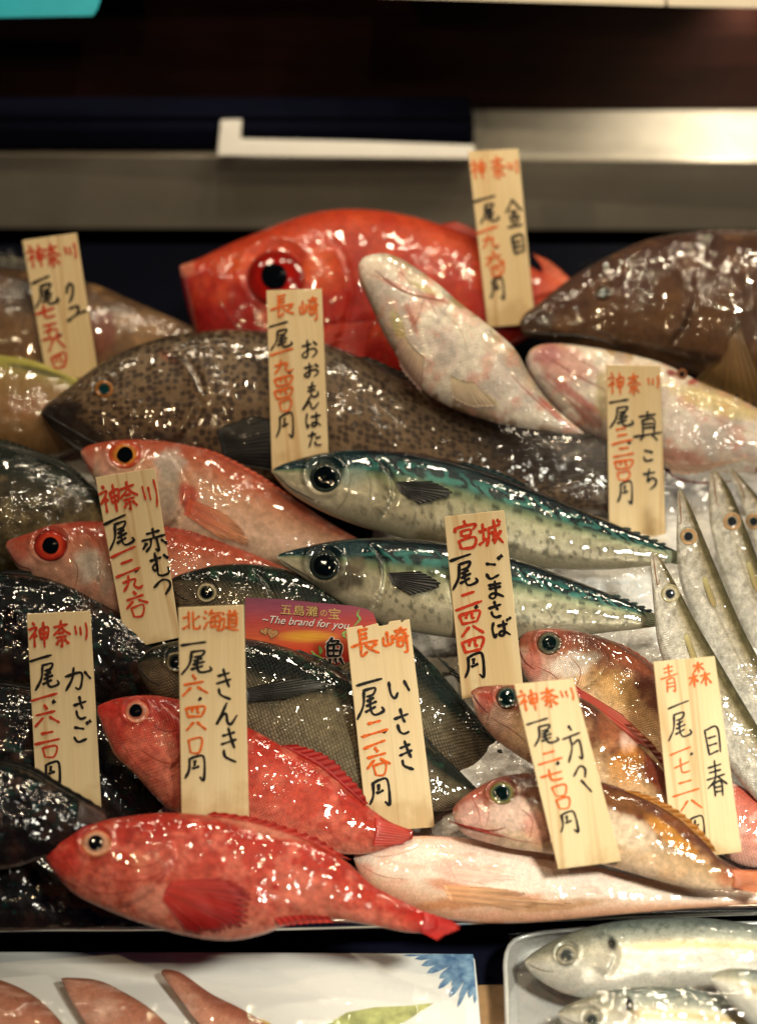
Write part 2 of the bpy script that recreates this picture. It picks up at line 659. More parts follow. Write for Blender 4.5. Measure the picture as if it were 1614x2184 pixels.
def fin(f, basep, tipp, name='fin', off0=0.0008, off1=0.002, c0='#aa2020', c1='#c04030', rays=14, ragged=0.1, amp=0.0004, streak=0.4, seed=5, nv=16, curl=0.0):
    nu = rays * 5 + 1
    B, T = spline(basep, nu), spline(tipp, nu)
    uu = np.linspace(0, 1, nu)
    rag = 1 - ragged * (0.5 - 0.5 * np.cos(2 * np.pi * uu * rays)) - ragged * noise(uu * rays, 0 * uu, seed)
    V, Cc = [], []
    a, b = lin(c0), lin(c1)
    for i in range(nu):
        ridge = math.cos(2 * math.pi * uu[i] * rays)
        st = noise(uu[i] * rays * 1.7, 3.1, seed)
        for j in range(nv):
            t = j / (nv - 1)
            x, y = B[i] + (T[i] - B[i]) * t * rag[i]
            o = off0 + (off1 - off0) * t + amp * ridge * min(1, 3 * t) + curl * t * t
            V.append(surf(f, x, y, o))
            c = a * (1 - t) + b * t
            c = c * (1 - streak * 0.5 + streak * (0.5 * ridge * 0.6 + st))
            Cc.append(np.clip(c, 0, 1))
    V = np.array(V)
    # smooth out jumps where the fin leaves the body
    G = V.reshape(nu, nv, 3)
    Dp = (G - CAM) @ Dv
    for _ in range(10):
        pad = np.pad(Dp, 1, mode='edge')
        Dp = np.minimum(Dp, (pad[:-2, 1:-1] + pad[2:, 1:-1] + pad[1:-1, :-2] + pad[1:-1, 2:]) / 4 + 0.0003)
    Dir = (G - CAM) / ((G - CAM) @ Dv)[..., None]
    G = CAM + Dir * Dp[..., None]
    V = G.reshape(-1, 3)
    n = len(V)
    W = np.vstack([V, V + Dv * 0.0006])
    F = np.vstack([grid_faces(nu, nv), grid_faces(nu, nv, n)[:, ::-1]]).tolist()
    rim = [i * nv for i in range(nu)] + [(nu - 1) * nv + j for j in range(1, nv)] + [i * nv + nv - 1 for i in range(nu - 2, -1, -1)] + [j for j in range(nv - 2, 0, -1)]
    for k in range(len(rim)):
        p, q = rim[k], rim[(k + 1) % len(rim)]
        F.append([p, q, q + n, p + n])
    return mesh_obj(name, W, F, M_FIN, f.root, np.vstack([Cc, Cc]))


def blobs(c, px, py, lst):
    """patches of pigment: (x, y, rx, ry, colour, strength[, angle])"""
    for b in lst:
        x, y, rx, ry, colr, st = b[:6]
        a = math.radians(b[6]) if len(b) > 6 else 0
        dx, dy = px - x, py - y
        ex = (dx * math.cos(a) + dy * math.sin(a)) / rx
        ey = (-dx * math.sin(a) + dy * math.cos(a)) / ry
        q = np.sqrt(ex ** 2 + ey ** 2) + 0.5 * (fbm(px / 14, py / 14, 9) - 0.5)
        c = mixc(c, lin(colr), st * (1 - sstep(0.55, 1.15, q)))
    return c


def grad(v, stops):
    xs = [a for a, _ in stops]
    cs = np.array([lin(b) for _, b in stops])
    return np.stack([np.interp(v, xs, cs[:, k]) for k in range(3)], -1)


# ------------------------------------------------------------------ the setting
ob_n = None
t = NT('brushed_steel')
o = t.coords('Object')
sm = t.noise(t.mapping(o, (1.0, 1.5, 1.5)), 11, 4, 0.6)
st_ = t.noise(t.mapping(o, (0.4, 60, 60)), 12, 3, 0.6)
cc = t.mix(0.7, (0.46, 0.42, 0.36), t.ramp(sm, [(0.3, (0.36, 0.33, 0.28)), (0.7, (0.58, 0.53, 0.45))]))
t.set(Base_Color=cc, Metallic=0.6, Roughness=t.ramp(sm, [(0.3, 0.46), (0.7, 0.36)]))
t.l(t.bump(st_, 0.12, 0.0005), t.b.inputs['Normal'])
M_STEEL = t.m
M_SATIN = plain('satin_shelf', (0.62, 0.58, 0.50), 0.38, 0.25, vary=0.15, scale=30)
M_STEEL2 = plain('polished_steel', (0.6, 0.58, 0.55), 0.22, 1.0, vary=0.25, scale=40, bump=0.05)
M_BLACK = plain('black_and_shade', (0.0008, 0.0016, 0.010), 0.8, vary=0.2, scale=20, spec=0.12)  # black of crate and wall; also painted shade on counter and apron
M_WHITEP = plain('white_plastic', (0.80, 0.79, 0.76), 0.35, vary=0.06, scale=30)
M_CYAN = plain('turquoise_plastic', (0.006, 0.34, 0.46), 0.4, vary=0.12, scale=25)
M_BEIGE = plain('cream_laminate', (0.62, 0.56, 0.45), 0.45, vary=0.1, scale=25)

t = NT('brown_wood')
o = t.coords('Object')
g = t.noise(t.mapping(o, (1.2, 14, 22)), 9, 5, 0.65, 0.4)
g2 = t.noise(o, 9, 3)
cc = t.mix(0.45, t.ramp(g, [(0.3, (0.005, 0.0018, 0.0014)), (0.7, (0.032, 0.010, 0.007))]), t.ramp(g2, [(0.35, (0.005, 0.0018, 0.0014)), (0.7, (0.034, 0.011, 0.008))]))
t.set(Base_Color=cc, Roughness=0.6)
t.b.inputs['Specular IOR Level'].default_value = 0.12
t.l(t.bump(g, 0.3, 0.001), t.b.inputs['Normal'])
M_WOOD = t.m

# dark floor / stand below everything and black wall behind
mesh_obj('counter_floor', [(-3, -2.0, -0.6), (3, -2.0, -0.6), (3, 3, -0.6), (-3, 3, -0.6)], [[0, 1, 2, 3]], M_BLACK, smooth=False)['kind'] = 'structure'
back = at_depth(807, 60, 2.25)
yb = back[1]
wl = box('back_wall', (-1.6, yb, -0.6), (1.6, yb + 0.04, 1.7), M_BLACK)
wl['kind'] = 'structure'

# steel shelf: hanging front lip + top sheet
lip_l, lip_r = at_depth(0, 327, 1.552), at_depth(1614, 344, 1.537)
low_l, low_r = at_depth(0, 487, 1.585), at_depth(1614, 492, 1.57)


def ext(a, b, k):
    return a + (b - a) * k

shelf = thing('steel_shelf', (lip_l + lip_r) / 2, 'stainless steel shelf with a deep grey front lip behind the fish', 'shelf')
LT0, LT1, LB0, LB1 = ext(lip_l, lip_r, -0.5), ext(lip_l, lip_r, 1.5), ext(low_l, low_r, -0.5), ext(low_l, low_r, 1.5)
slab('front_lip', [LT0, LT1, LB1, LB0], (0, 0.003, 0.0002), M_STEEL, shelf, 0.001)
slab('shelf_top', [LT0 + (0, .0035, 0), LT1 + (0, .0035, 0), LT1 + (0, 0.42, 0.004), LT0 + (0, 0.42, 0.004)], (0, 0, -0.003), M_SATIN, shelf, 0.001)

zt = (lip_l[2] + lip_r[2]) / 2


def on_shelf(px, py, dz=0.0):
    return on_plane(px, py, np.array([0, 0, zt + dz]), np.array([0, 0, 1.0]))

# black crate standing on the left half of the shelf
p0, p1 = on_shelf(-700, 330), on_shelf(1010, 331)
crate = thing('black_crate', ((p0[0] + p1[0]) / 2, p1[1], zt + 0.003), 'long low matt black crate standing on the steel shelf', 'crate')
box('crate_body', (p0[0], p1[1], zt + 0.003), (p1[0], p1[1] + 0.035, zt + 0.028), M_BLACK, crate, 0.006)
box('crate_lid', (p0[0] + 0.003, p1[1] + 0.003, zt + 0.0285), (p1[0] - 0.003, p1[1] + 0.034, zt + 0.034), M_BLACK, crate, 0.002)

# brown board standing at the back of the shelf
a0, a1 = on_shelf(-900, 226), on_shelf(2300, 240)
tag(box('wooden_board', (a0[0], a1[1], zt + 0.002), (a1[0], a1[1] + 0.018, zt + 0.30), M_WOOD, None, 0.002), 'dark reddish brown wooden board standing at the back of the steel shelf', 'board')
# upper shelf: cream front edge, unseen deep slab added to shade the board below
up = thing('upper_shelf', at_depth(1400, -20, 1.44), 'cream edge of an upper shelf along the top of the picture', 'shelf')
q = [at_depth(x, y, 1.44) for x, y in ((800, -6), (1419, 13), (1419, -60), (800, -70))]
slab('edge_panel', q, (0, 0.02, 0.002), M_BEIGE, up, 0.001)
q = [at_depth(x, y, 1.44) for x, y in ((1423, 13), (1900, 24), (1900, -50), (1423, -60))]
slab('edge_panel', q, (0, 0.02, 0.002), M_BEIGE, up, 0.001)
ua, ub = at_depth(-900, -75, 1.44), at_depth(2300, -40, 1.44)
box('shade_deck', (ua[0], ub[1] + 0.024, ub[2] + 0.004), (ub[0], ub[1] + 0.40, ub[2] + 0.022), M_BLACK, up)

# turquoise board, top left
q = [at_depth(x, y, 1.42) for x, y in ((-160, 45), (205, 38), (228, -30), (-160, -30))]
tag(slab('turquoise_tray', q, (0, 0.02, 0.012), M_CYAN, None, 0.003), 'bright turquoise plastic tray poking in at the top left corner', 'tray')
# white L-shaped divider on the shelf edge
q = [at_depth(x, y, 1.528) for x, y in ((463, 331), (470, 264), (515, 262), (513, 304), (760, 309), (1012, 318), (1012, 338))]
tag(slab('shelf_divider', q, (0, 0.006, 0.001), M_WHITEP, None, 0.0008), 'white L shaped plastic divider standing on the steel lip', 'divider')

# main fish tray (sheet steel with a rolled rim) and its bed of ice
t = NT('crushed_ice')
o = t.coords('Object')
n1 = t.noise(o, 90, 5, 0.7)
v1 = t.n('ShaderNodeTexVoronoi', Scale=120.0)
t.l(o, v1.inputs['Vector'])
c = t.ramp(n1, [(0.3, (0.74, 0.75, 0.74)), (0.7, (0.94, 0.94, 0.93))])
t.set(Base_Color=c, Roughness=0.3, Coat_Weight=1.0, Coat_Roughness=0.08)
t.l(t.bump(t.math('ADD', n1, v1.outputs['Distance']), 0.6, 0.004), t.b.inputs['Normal'])
t.l(film_normal(t, 0.9, 60), t.b.inputs['Coat Normal'])
M_ICE = t.m

M_GAP = plain('gap_shade_black', (0.0006, 0.0014, 0.006), 0.7, vary=0.3, scale=30, spec=0.06)  # near-black tray floor, shade of the gaps between fish put into the colour
rimpx = [(-420, 1990), (0, 1975), (300, 1974), (600, 1972), (960, 1962), (1240, 1950), (1614, 1938), (2100, 1925)]
tray = thing('fish_tray', at(807, 1962, 0), 'long stainless steel tray full of fish on ice', 'tray')
fl = [at(-420, 1990), at(2100, 1930), at(2150, 520), at(-460, 520)]
slab('tray_floor', fl, -TRAY[1] * 0.004, M_GAP, tray)
RIM = [at(x, y, 0.012) for x, y in spline(rimpx, 60)]
tube('rim', RIM, 0.0042, M_STEEL2, tray, 12)
FRONT = [np.array(p) for p in RIM]
slab('front_apron', [FRONT[0], FRONT[-1], FRONT[-1] + np.array((0, 0.012, -0.05)), FRONT[0] + np.array((0, 0.012, -0.05))], (0, 0.002, 0), M_BLACK, tray)  # black colour paints in the shaded gap below the rim

def ice_bed(x0, x1, y0, y1, nx, ny):
    V = []
    for i in range(nx):
        for j in range(ny):
            x = x0 + (x1 - x0) * i / (nx - 1)
            y = y0 + (y1 - y0) * j / (ny - 1) - x * 0.02
            e = min(1.0, 5 * min(i / (nx - 1), 1 - i / (nx - 1), j / (ny - 1), 1 - j / (ny - 1)))
            h = -0.004 + e * (0.024 + 0.014 * float(fbm(x / 40, y / 40, 4, 3)))
            V.append(at(x, y, h))
    return np.array(V), grid_faces(nx, ny)
v1_, f1_ = ice_bed(760, 2050, 1935, 1010, 110, 90)
v2_, f2_ = ice_bed(200, 420, 1800, 1690, 24, 16)
v3_, f3_ = ice_bed(-260, 330, 1420, 920, 40, 36)
ice = mesh_obj('ice', np.vstack([v1_, v2_, v3_]), np.vstack([f1_, f2_ + len(v1_), f3_ + len(v1_) + len(v2_)]), M_ICE)
tag(ice, 'crushed ice bedding under the fish in the steel tray', 'ice', kind='stuff')

# lower counter in front: wood painted black where shade falls, tan strip left bare
M_TAN = plain('tan_wood', (0.30, 0.17, 0.07), 0.5, vary=0.4, scale=50)
q = [at(x, y, -0.004, LOWER) for x, y in ((-600, 2600), (2300, 2600), (2300, 1960), (-600, 1960))]
cn = slab('counter', q, (0, 0, -0.02), M_BLACK)
tag(slab('wooden_board', [at(x, y, 0.0, LOWER) for x, y in ((960, 2102), (1180, 2096), (1180, 2500), (960, 2500))], -LOWER[1] * 0.003, M_TAN, None, 0.001), 'strip of tan wooden board showing between plate and plastic dish', 'board')
cn['kind'] = 'structure'

# white square plate with printed flower and leaf
def porcelain():
    t = NT('white_porcelain')
    t.set(Base_Color=(0.80, 0.81, 0.79), Roughness=0.25, Coat_Weight=0.5)
    return t.m
M_PORC = porcelain()
plate = thing('serving_plate', at(480, 2100, 0, LOWER), 'white square plate with a blue flower printed at its corner', 'plate')
pl = [(-300, 2029), (300, 2029), (700, 2031), (990, 2034), (1008, 2037), (1013, 2046), (1020, 2120), (1034, 2300), (1045, 2420), (-300, 2420)]
q = [at(x, y, 0.012, LOWER) for x, y in pl]
slab('plate_body', q, -LOWER[1] * 0.009, M_PORC, plate, 0.0015)
M_BLUE = {}


def print_shape(pts, colr, h, name, parent=None):
    k = colr
    if k not in M_BLUE: M_BLUE[k] = plain('glaze_print', tuple(lin(colr)), 0.3, vary=0.5, scale=120)
    return [at(x, y, h, LOWER) for x, y in pts], M_BLUE[k]


def petal_strip(cx, cy, tx, ty, wd, n=12):
    a = np.array([cx, cy], float)
    b = np.array([tx, ty], float)
    d = (b - a) / np.linalg.norm(b - a)
    nn = np.array([-d[1], d[0]])
    L = []
    for i in range(n + 1):
        s = i / n
        L.append((a + (b - a) * s, nn, wd * (0.25 + 0.75 * s ** 0.7) * math.sqrt(max(0.0, 1 - s ** 6))))
    return L

V, F = [], []
fl_c = (1030, 2020)
tips = [(842, 2024, 13), (858, 2038, 7), (898, 2060, 10), (884, 2046, 8), (910, 2076, 10), (936, 2088, 10), (934, 2110, 9), (962, 2104, 9), (958, 2128, 9), (980, 2134, 9), (975, 2150, 6), (1000, 2130, 9), (1012, 2142, 7), (1015, 2110, 6)]
for k, (tx, ty, wd) in enumerate(tips):
    L = petal_strip(*fl_c, tx, ty, wd)
    b0 = len(V)
    for c_, n_, w_ in L:
        for sgn in (-1, 1):
            p_ = c_ + n_ * w_ * sgn
            p_[0] = min(p_[0], 1009 + (p_[1] - 2037) * 0.08)
            p_[1] = max(p_[1], 2036)
            V.append(at(p_[0], p_[1], 0.0123 + k * 0.00003, LOWER))
    F += [[b0 + 2 * i, b0 + 2 * i + 1, b0 + 2 * i + 3, b0 + 2 * i + 2] for i in range(len(L) - 1)]
t = NT('blue_print')
nz = t.noise(t.coords('Object'), 160, 3)
t.set(Base_Color=t.ramp(nz, [(0.35, (0.05, 0.14, 0.30)), (0.65, (0.22, 0.38, 0.55))]), Roughness=0.3, Coat_Weight=0.4)
mesh_obj('flower_print', V, F, t.m, plate, smooth=False)
pts, m_ = print_shape([(690, 2190), (740, 2160), (800, 2149), (870, 2146), (925, 2140), (880, 2170), (830, 2200), (760, 2220)], '#aab070', 0.0124, 'leaf')
mesh_obj('leaf_print', pts, [list(range(len(pts)))], m_, plate, smooth=False)

# clear plastic dish for the horse mackerel
t = NT('clear_plastic')
gl = t.b
t.set(Base_Color=(0.75, 0.76, 0.74), Roughness=0.15, Transmission_Weight=0.35, Coat_Weight=0.5)
M_DISH = t.m
dish = thing('plastic_dish', at(1400, 2100, 0, LOWER), 'shallow clear plastic dish holding silver fish at the bottom right', 'dish')
dp = [(1090, 2420), (1080, 2120), (1078, 2050), (1092, 2012), (1130, 1996), (1200, 1985), (1400, 1975), (2000, 1965)]
S = spline(dp, 80)
outer = [at(x, y, 0.020, LOWER) for x, y in S]
inner = [at(x + 22, y + 26, 0.004, LOWER) for x, y in S]
tube('rim', outer, 0.0016, M_DISH, dish, 8)
mesh_obj('wall', np.vstack([outer, inner]), [[i, i + 1, 81 + i, 80 + i] for i in range(79)], M_DISH, dish)
mesh_obj('base', inner + [at(2000, 2420, 0.004, LOWER)], [list(range(81))], M_DISH, dish, smooth=False)

# ------------------------------------------------------------------ loose cling film
def film_sheet(pxs, hfun, nx, ny, label, mat, base):
    (ax, ay), (bx, by), (cx_, cy_), (dx_, dy_) = pxs
    V = []
    for i in range(nx):
        for j in range(ny):
            a, c = i / (nx - 1), j / (ny - 1)
            x = (ax * (1 - a) + bx * a) * (1 - c) + (dx_ * (1 - a) + cx_ * a) * c
            y = (ay * (1 - a) + by * a) * (1 - c) + (dy_ * (1 - a) + cy_ * a) * c
            V.append(at(x, y, hfun(x, y, a, c), base))
    o = mesh_obj('cling_film', V, grid_faces(nx, ny), mat or M_FILM)
    return tag(o, label, 'cling film')

film_sheet([(-260, 2036), (985, 2040), (1010, 2420), (-260, 2420)],
           lambda x, y, a, c: 0.0135 + 0.026 * min(1, 4 * c) * min(1, 5 * (1 - a)) * (0.8 + 0.4 * float(fbm(x / 120, y / 60, 8, 2))) + 0.004 * float(fbm(x / 30, y / 90, 5, 2)),
           110, 40, 'clear cling film stretched over the fillets on the white plate', None, LOWER)


film_sheet([(1085, 1990), (2000, 1960), (2000, 2420), (1085, 2420)],
           lambda x, y, a, c: 0.0215 + 0.040 * min(1, 3.5 * c) * min(1, 5 * a) * (0.85 + 0.3 * float(fbm(x / 120, y / 60, 3, 2))) + 0.009 * abs(float(fbm(x / 60, y / 26, 2, 2)) - .5),
           90, 50, 'cloudy cling film over the horse mackerel dish', M_FILM2, LOWER)

# ------------------------------------------------------------------ the fish, back row first
def P_(fn):
    return fn

# ---- brown longtooth grouper, far left
def paint(f, u, v, px, py):
    c = grad(v, [(-1, '#6a5138'), (0, '#6b4e33'), (1, '#4a3626')])
    m = fbm(px / 60, py / 45, 2, 4)
    c = mixc(c, lin('#9a7650'), sstep(0.45, 0.75, m) * 0.7)
    return blobs(c, px, py, [(215, 720, 40, 60, '#7a3b30', .6), (330, 690, 60, 30, '#8a6a48', .5), (60, 650, 70, 50, '#3a2c20', .6)])
g5 = make_fish('kueA', 'brown mottled grouper lying behind the tilted tag in the upper left corner', 'fish',
          [(-170, 590), (-60, 570), (20, 572), (100, 585), (200, 606), (280, 640), (340, 666), (430, 705)],
          [(-170, 640), (-60, 800), (20, 850), (100, 850), (200, 830), (300, 800), (380, 760), (430, 715)], 0.040,
          fish_mat('brown', 300, .3, .2, .35, film=.9, mottle=.3), paint, 0.45, kname='grouper', group='groupers', seed=2)
fin(g5, [(-150, 590), (0, 572), (120, 588), (190, 604)], [(-140, 555), (0, 540), (110, 566), (185, 600)], 'dorsal_fin', c0='#2a2620', c1='#4a463c', rays=16)

# ---- big red alfonsino
def paint(f, u, v, px, py):
    c = grad(v, [(-1, '#861915'), (-0.4, '#9c1d16'), (0.3, '#b4301d'), (0.7, '#c24628'), (1, '#b43a24')])
    m = fbm(px / 50, py / 40, 5, 4)
    c = mixc(c, lin('#dd5a2c'), sstep(0.5, 0.8, m) * 0.45)
    c = mixc(c, lin('#8a100f'), sstep(0.5, 0.2, m) * 0.35)
    return blobs(c, px, py, [(400, 575, 22, 22, '#d98a70', .6), (490, 575, 40, 25, '#d9602c', .5), (680, 590, 40, 60, '#e0622c', .5),
                             (760, 640, 30, 120, '#8c1410', .5), (430, 640, 16, 60, '#94130f', .4)])
f1 = make_fish('kinmedai', 'big bright red fish with a huge red eye, the largest in the back row', 'fish',
          [(384, 568), (392, 563), (430, 549), (490, 520), (560, 492), (630, 465), (700, 449), (780, 447), (860, 458), (940, 480), (1010, 508), (1100, 552), (1170, 590), (1240, 628), (1290, 650)],
          [(384, 574), (388, 600), (396, 640), (410, 690), (440, 750), (520, 790), (640, 810), (760, 820), (870, 815), (960, 795), (1060, 755), (1140, 715), (1200, 690), (1250, 672), (1290, 660)], 0.046,
          fish_mat('alfonsino', 170, .4, .28, .35, film=.6, mottle=.25, speck=.1), paint, 0.34, kname='alfonsino', group=None, seed=3,
          gill=[(700, 520), (735, 580), (745, 650), (720, 730), (690, 780)])
eye(f1, 588, 592, 62, 29, '#8f1610', ring='#7e1611', ry=60, rim='#8e2a1e', bulge=.30, inner='#a31812', off=(-4, -3))
crease(f1, [(392, 580), (398, 610), (408, 655), (418, 700)], 7, '#5a0c0a')
crease(f1, [(470, 640), (500, 690), (560, 715), (620, 700)], 6, '#6a0e0b', 'cheek_fold')
fin(f1, [(1120, 640), (1150, 600), (1170, 590)], [(1228, 602), (1175, 556), (1135, 538)], 'tail_fin', c0='#b02a1c', c1='#d66a48', rays=9, ragged=.03)
fin(f1, [(940, 478), (1010, 506), (1090, 546)], [(975, 470), (1050, 505), (1118, 546)], 'dorsal_fin', c0='#b02a1c', c1='#c8523a', rays=10)
fin(f1, [(780, 760), (790, 700), (800, 680)], [(700, 770), (640, 740), (690, 690)], 'pectoral_fin', c0='#a01a12', c1='#c83d22', rays=10)

# ---- brown grouper, right
def paint(f, u, v, px, py):
    c = grad(v, [(-1, '#564030'), (-0.3, '#604632'), (0.4, '#50362a'), (1, '#443028')])
    m = fbm(px / 45, py / 40, 11, 4)
    c = mixc(c, lin('#7c5838'), sstep(0.5, 0.75, m) * .4)
    c = mixc(c, lin('#3a2219'), sstep(0.48, 0.2, m) * .55)
    c = blobs(c, px, py, [(1140, 690, 50, 26, '#3a2c22', .8), (1180, 725, 70, 16, '#16100c', .8), (1340, 745, 40, 10, '#2a1a12', .7, 10),
                          (1470, 770, 90, 14, '#241810', .7, 12), (1590, 690, 30, 90, '#3a2418', .5)])
    return c
g3 = make_fish('kueB', 'large chocolate brown grouper on the right, its head pointing left under glinting film', 'fish',
          [(1108, 686), (1120, 668), (1150, 645), (1200, 605), (1250, 572), (1310, 541), (1370, 515), (1440, 500), (1520, 495), (1620, 500), (1720, 520), (1900, 590)],
          [(1108, 696), (1120, 716), (1170, 728), (1240, 740), (1320, 760), (1400, 778), (1480, 800), (1560, 840), (1640, 880), (1720, 890), (1800, 860), (1900, 780)], 0.062,
          fish_mat('darkbrown', 300, .3, .15, .4, film=.75, fscale=85, mottle=.2, spec=.1), paint, 0.42, kname='grouper', group='groupers', seed=4,
          gill=[(1430, 560), (1470, 640), (1460, 700), (1420, 750)])
eye(g3, 1286, 624, 17, 9, '#4a3a28', rim='#2a1c14', pupil='#0c2a2c')
crease(g3, [(1114, 706), (1160, 712), (1230, 716), (1290, 728), (1335, 752)], 9, '#140c08')
crease(g3, [(1260, 700), (1300, 716), (1335, 745)], 6, '#241710', 'jaw_fold')
fin(g3, [(1560, 760), (1555, 720), (1575, 690)], [(1500, 780), (1490, 830), (1660, 900)], 'pectoral_fin', c0='#6e5130', c1='#7a6038', rays=12, off1=.006)

# ---- flathead, white belly up (crossing the red fish)
def belly_paint(edge1, edge2, patches):
    def paint(f, u, v, px, py):
        c = grad(v, [(-1, edge1), (-0.72, '#cdb8a4'), (-0.4, '#e2d4ca'), (0.4, '#e8dcd4'), (0.75, '#d6c2aa'), (1, edge2)])
        m = fbm(px / 30, py / 30, 21, 4)
        m3 = fbm(px / 46, py / 40, 27, 3)
        c = mixc(c, lin('#f0e8da'), sstep(.52, .62, m3) * .8)
        c = mixc(c, lin('#b3aba6'), sstep(.44, .34, m3) * .55)
        c = mixc(c, lin('#dc9a88'), sstep(.52, .8, m) * .6)
        c = mixc(c, lin('#a8a6a4'), sstep(.42, .2, m) * .5)
        return blobs(c, px, py, patches)
    return paint
f2 = make_fish('kochiA', 'pale flathead with its cream belly up, laid across the big red fish', 'fish',
          [(768, 558), (776, 548), (800, 541), (830, 542), (870, 560), (930, 602), (980, 645), (1040, 692), (1096, 742), (1130, 800), (1165, 850), (1200, 885), (1245, 922)],
          [(764, 568), (768, 600), (790, 650), (812, 700), (842, 752), (870, 795), (905, 835), (960, 868), (1040, 897), (1110, 912), (1170, 920), (1215, 926), (1245, 926)], 0.098,
          fish_mat('belly', 260, .25, .10, .32, film=.9, mottle=.12), belly_paint('#7c5a3c', '#8a7a48',
          [(860, 620, 90, 7, '#c05a4a', .6, 25), (905, 620, 40, 8, '#b8b04a', .5, 25), (880, 690, 8, 40, '#b4503a', .6, -20), (850, 700, 14, 40, '#b8ae4a', .5, -20),
           (1010, 838, 60, 9, '#b3a43a', .8, 30), (1180, 880, 50, 7, '#b8403a', .7, 45), (800, 580, 30, 30, '#e6cdbb', .5), (1000, 560, 20, 20, '#c77a66', .4), (930, 640, 30, 8, '#b8403a', .6, 20)]), 0.40, tilt=.75, kname='flathead', group='flatheads', seed=6)
crease(f2, [(800, 575), (850, 615), (905, 634), (950, 640)], 5, '#7a3a2a')

# ---- flathead 2 (pink head, right)
f4 = make_fish('kochiB', 'pink headed flathead lying belly up below the brown grouper', 'fish',
          [(1123, 762), (1132, 746), (1155, 735), (1200, 733), (1270, 742), (1350, 757), (1420, 778), (1500, 818), (1560, 842), (1640, 884), (1740, 940)],
          [(1122, 772), (1130, 800), (1160, 848), (1200, 892), (1250, 925), (1310, 958), (1370, 985), (1430, 1000), (1500, 1008), (1580, 1008), (1660, 1004), (1740, 970)], 0.056,
          fish_mat('belly', 260), belly_paint('#9a5a4c', '#a8895a',
          [(1200, 775, 75, 45, '#c98a80', .75, 25), (1170, 760, 35, 25, '#a86a70', .7), (1220, 845, 90, 11, '#b04a44', .7, 38), (1290, 850, 25, 60, '#b8a85a', .5, 0),
           (1250, 890, 50, 16, '#8a5a50', .8, 38), (1430, 800, 14, 10, '#8a2018', .9), (1480, 815, 8, 24, '#a83028', .8, 60), (1520, 865, 110, 26, '#dcc86a', .5, 18), (1430, 975, 80, 16, '#b07a6a', .7, 6)]), 0.42, tilt=.7, kname='flathead', group='flatheads', seed=7)
eye(f4, 1454, 797, 12, 6, '#8a5a3a', rim='#5a2018')
fin(f4, [(1400, 968), (1440, 985), (1480, 995)], [(1440, 1015), (1500, 1010), (1600, 978)], 'pelvic_fin', c0='#b48a78', c1='#c9a890', rays=10)
crease(f4, [(1415, 1002), (1450, 1022), (1500, 1030), (1560, 1026)], 8, '#7a1a18', 'belly_slit')
crease(f4, [(1165, 760), (1230, 800), (1290, 832)], 5, '#9a5a50')

# ---- olive fish, left edge
def paint(f, u, v, px, py):
    c = grad(v, [(-1, '#5a4630'), (-0.2, '#7a5a34'), (0.5, '#86683a'), (0.8, '#8a8440'), (1, '#b0ae5a')])
    m = fbm(px / 70, py / 30, 31, 3)
    c = mixc(c, lin('#9a744a'), sstep(.5, .8, m) * .5)
    return blobs(c, px, py, [(90, 800, 70, 9, '#33301c', .7, 12), (60, 880, 60, 30, '#8d5a38', .4)])
f6 = make_fish('olive', 'olive brown fish with a yellowish back cut by the left edge', 'fish',
          [(-220, 790), (-150, 750), (-60, 748), (0, 757), (60, 766), (120, 788), (200, 825), (300, 870)],
          [(-220, 830), (-150, 960), (-60, 985), (0, 988), (80, 985), (150, 965), (220, 925), (300, 880)], 0.050,
          fish_mat('olive', 300, .25, .1, .33, film=.5, mottle=.12), paint, 0.4, kname='olive_fish', seed=8)

# ---- spotted grouper
def paint(f, u, v, px, py):
    c = grad(v, [(-1, '#42342a'), (-0.5, '#66503a'), (0.2, '#705a42'), (0.75, '#6a5a48'), (1, '#3a332b')])
    m = fbm(px / 60, py / 50, 41, 3)
    c = mixc(c, lin('#8a7358'), sstep(.5, .75, m) * .4)
    c = blobs(c, px, py, [(130, 890, 60, 34, '#15120e', .95, -10), (170, 930, 70, 30, '#1a1510', .85, 20), (330, 960, 90, 30, '#3a2c28', .7), (360, 775, 30, 10, '#8a4a38', .6, 40), (420, 1000, 120, 26, '#0e0c0c', .7)])
    c = blobs(c, px, py, [(1190, 970, 200, 90, '#211d18', .85, 6), (1000, 900, 90, 30, '#2c2720', .6, 20)])
    return c
f7 = make_fish('omonhata', 'grey brown grouper covered in dark spots, stretched across the middle of the tray', 'fish',
          [(88, 878), (96, 866), (112, 853), (150, 824), (200, 785), (260, 751), (330, 725), (400, 711), (480, 703), (560, 706), (640, 717), (720, 742), (800, 777), (870, 812), (950, 845), (1020, 872), (1100, 896), (1180, 908), (1240, 918), (1330, 945)],
          [(88, 884), (96, 896), (112, 915), (145, 945), (200, 975), (280, 1000), (380, 1020), (480, 1030), (600, 1040), (760, 1058), (900, 1075), (1050, 1085), (1200, 1095), (1330, 1098)], 0.052,
          fish_mat('spotted', 340, .35, .12, .33, film=.75, spots=(215, .42, tuple(lin('#2a1c14'))), mottle=.15), paint, 0.40, kname='grouper', group='groupers', seed=9, lump=.0008,
          gill=[(360, 745), (410, 800), (430, 860), (400, 930), (350, 975)])
eye(f7, 222, 829, 21, 11, '#8a5a2c', ring='#a8703a', rim='#2a1e16', pupil='#0c2e30', ry=19)
crease(f7, [(92, 882), (120, 898), (160, 922), (205, 945), (250, 952)], 8, '#0a0908')
crease(f7, [(96, 874), (130, 862), (160, 845)], 4, '#0e0c0a', 'snout_fold')
crease(f7, [(255, 800), (330, 850), (400, 862), (440, 858)], 4, '#2c221a', 'cheek_fold')
fin(f7, [(462, 915), (468, 940), (480, 985)], [(545, 884), (625, 915), (620, 1010)], 'pectoral_fin', c0='#0a0a0b', c1='#050506', rays=16, off0=.0002, off1=.002, streak=.1, ragged=.05, amp=.0001)
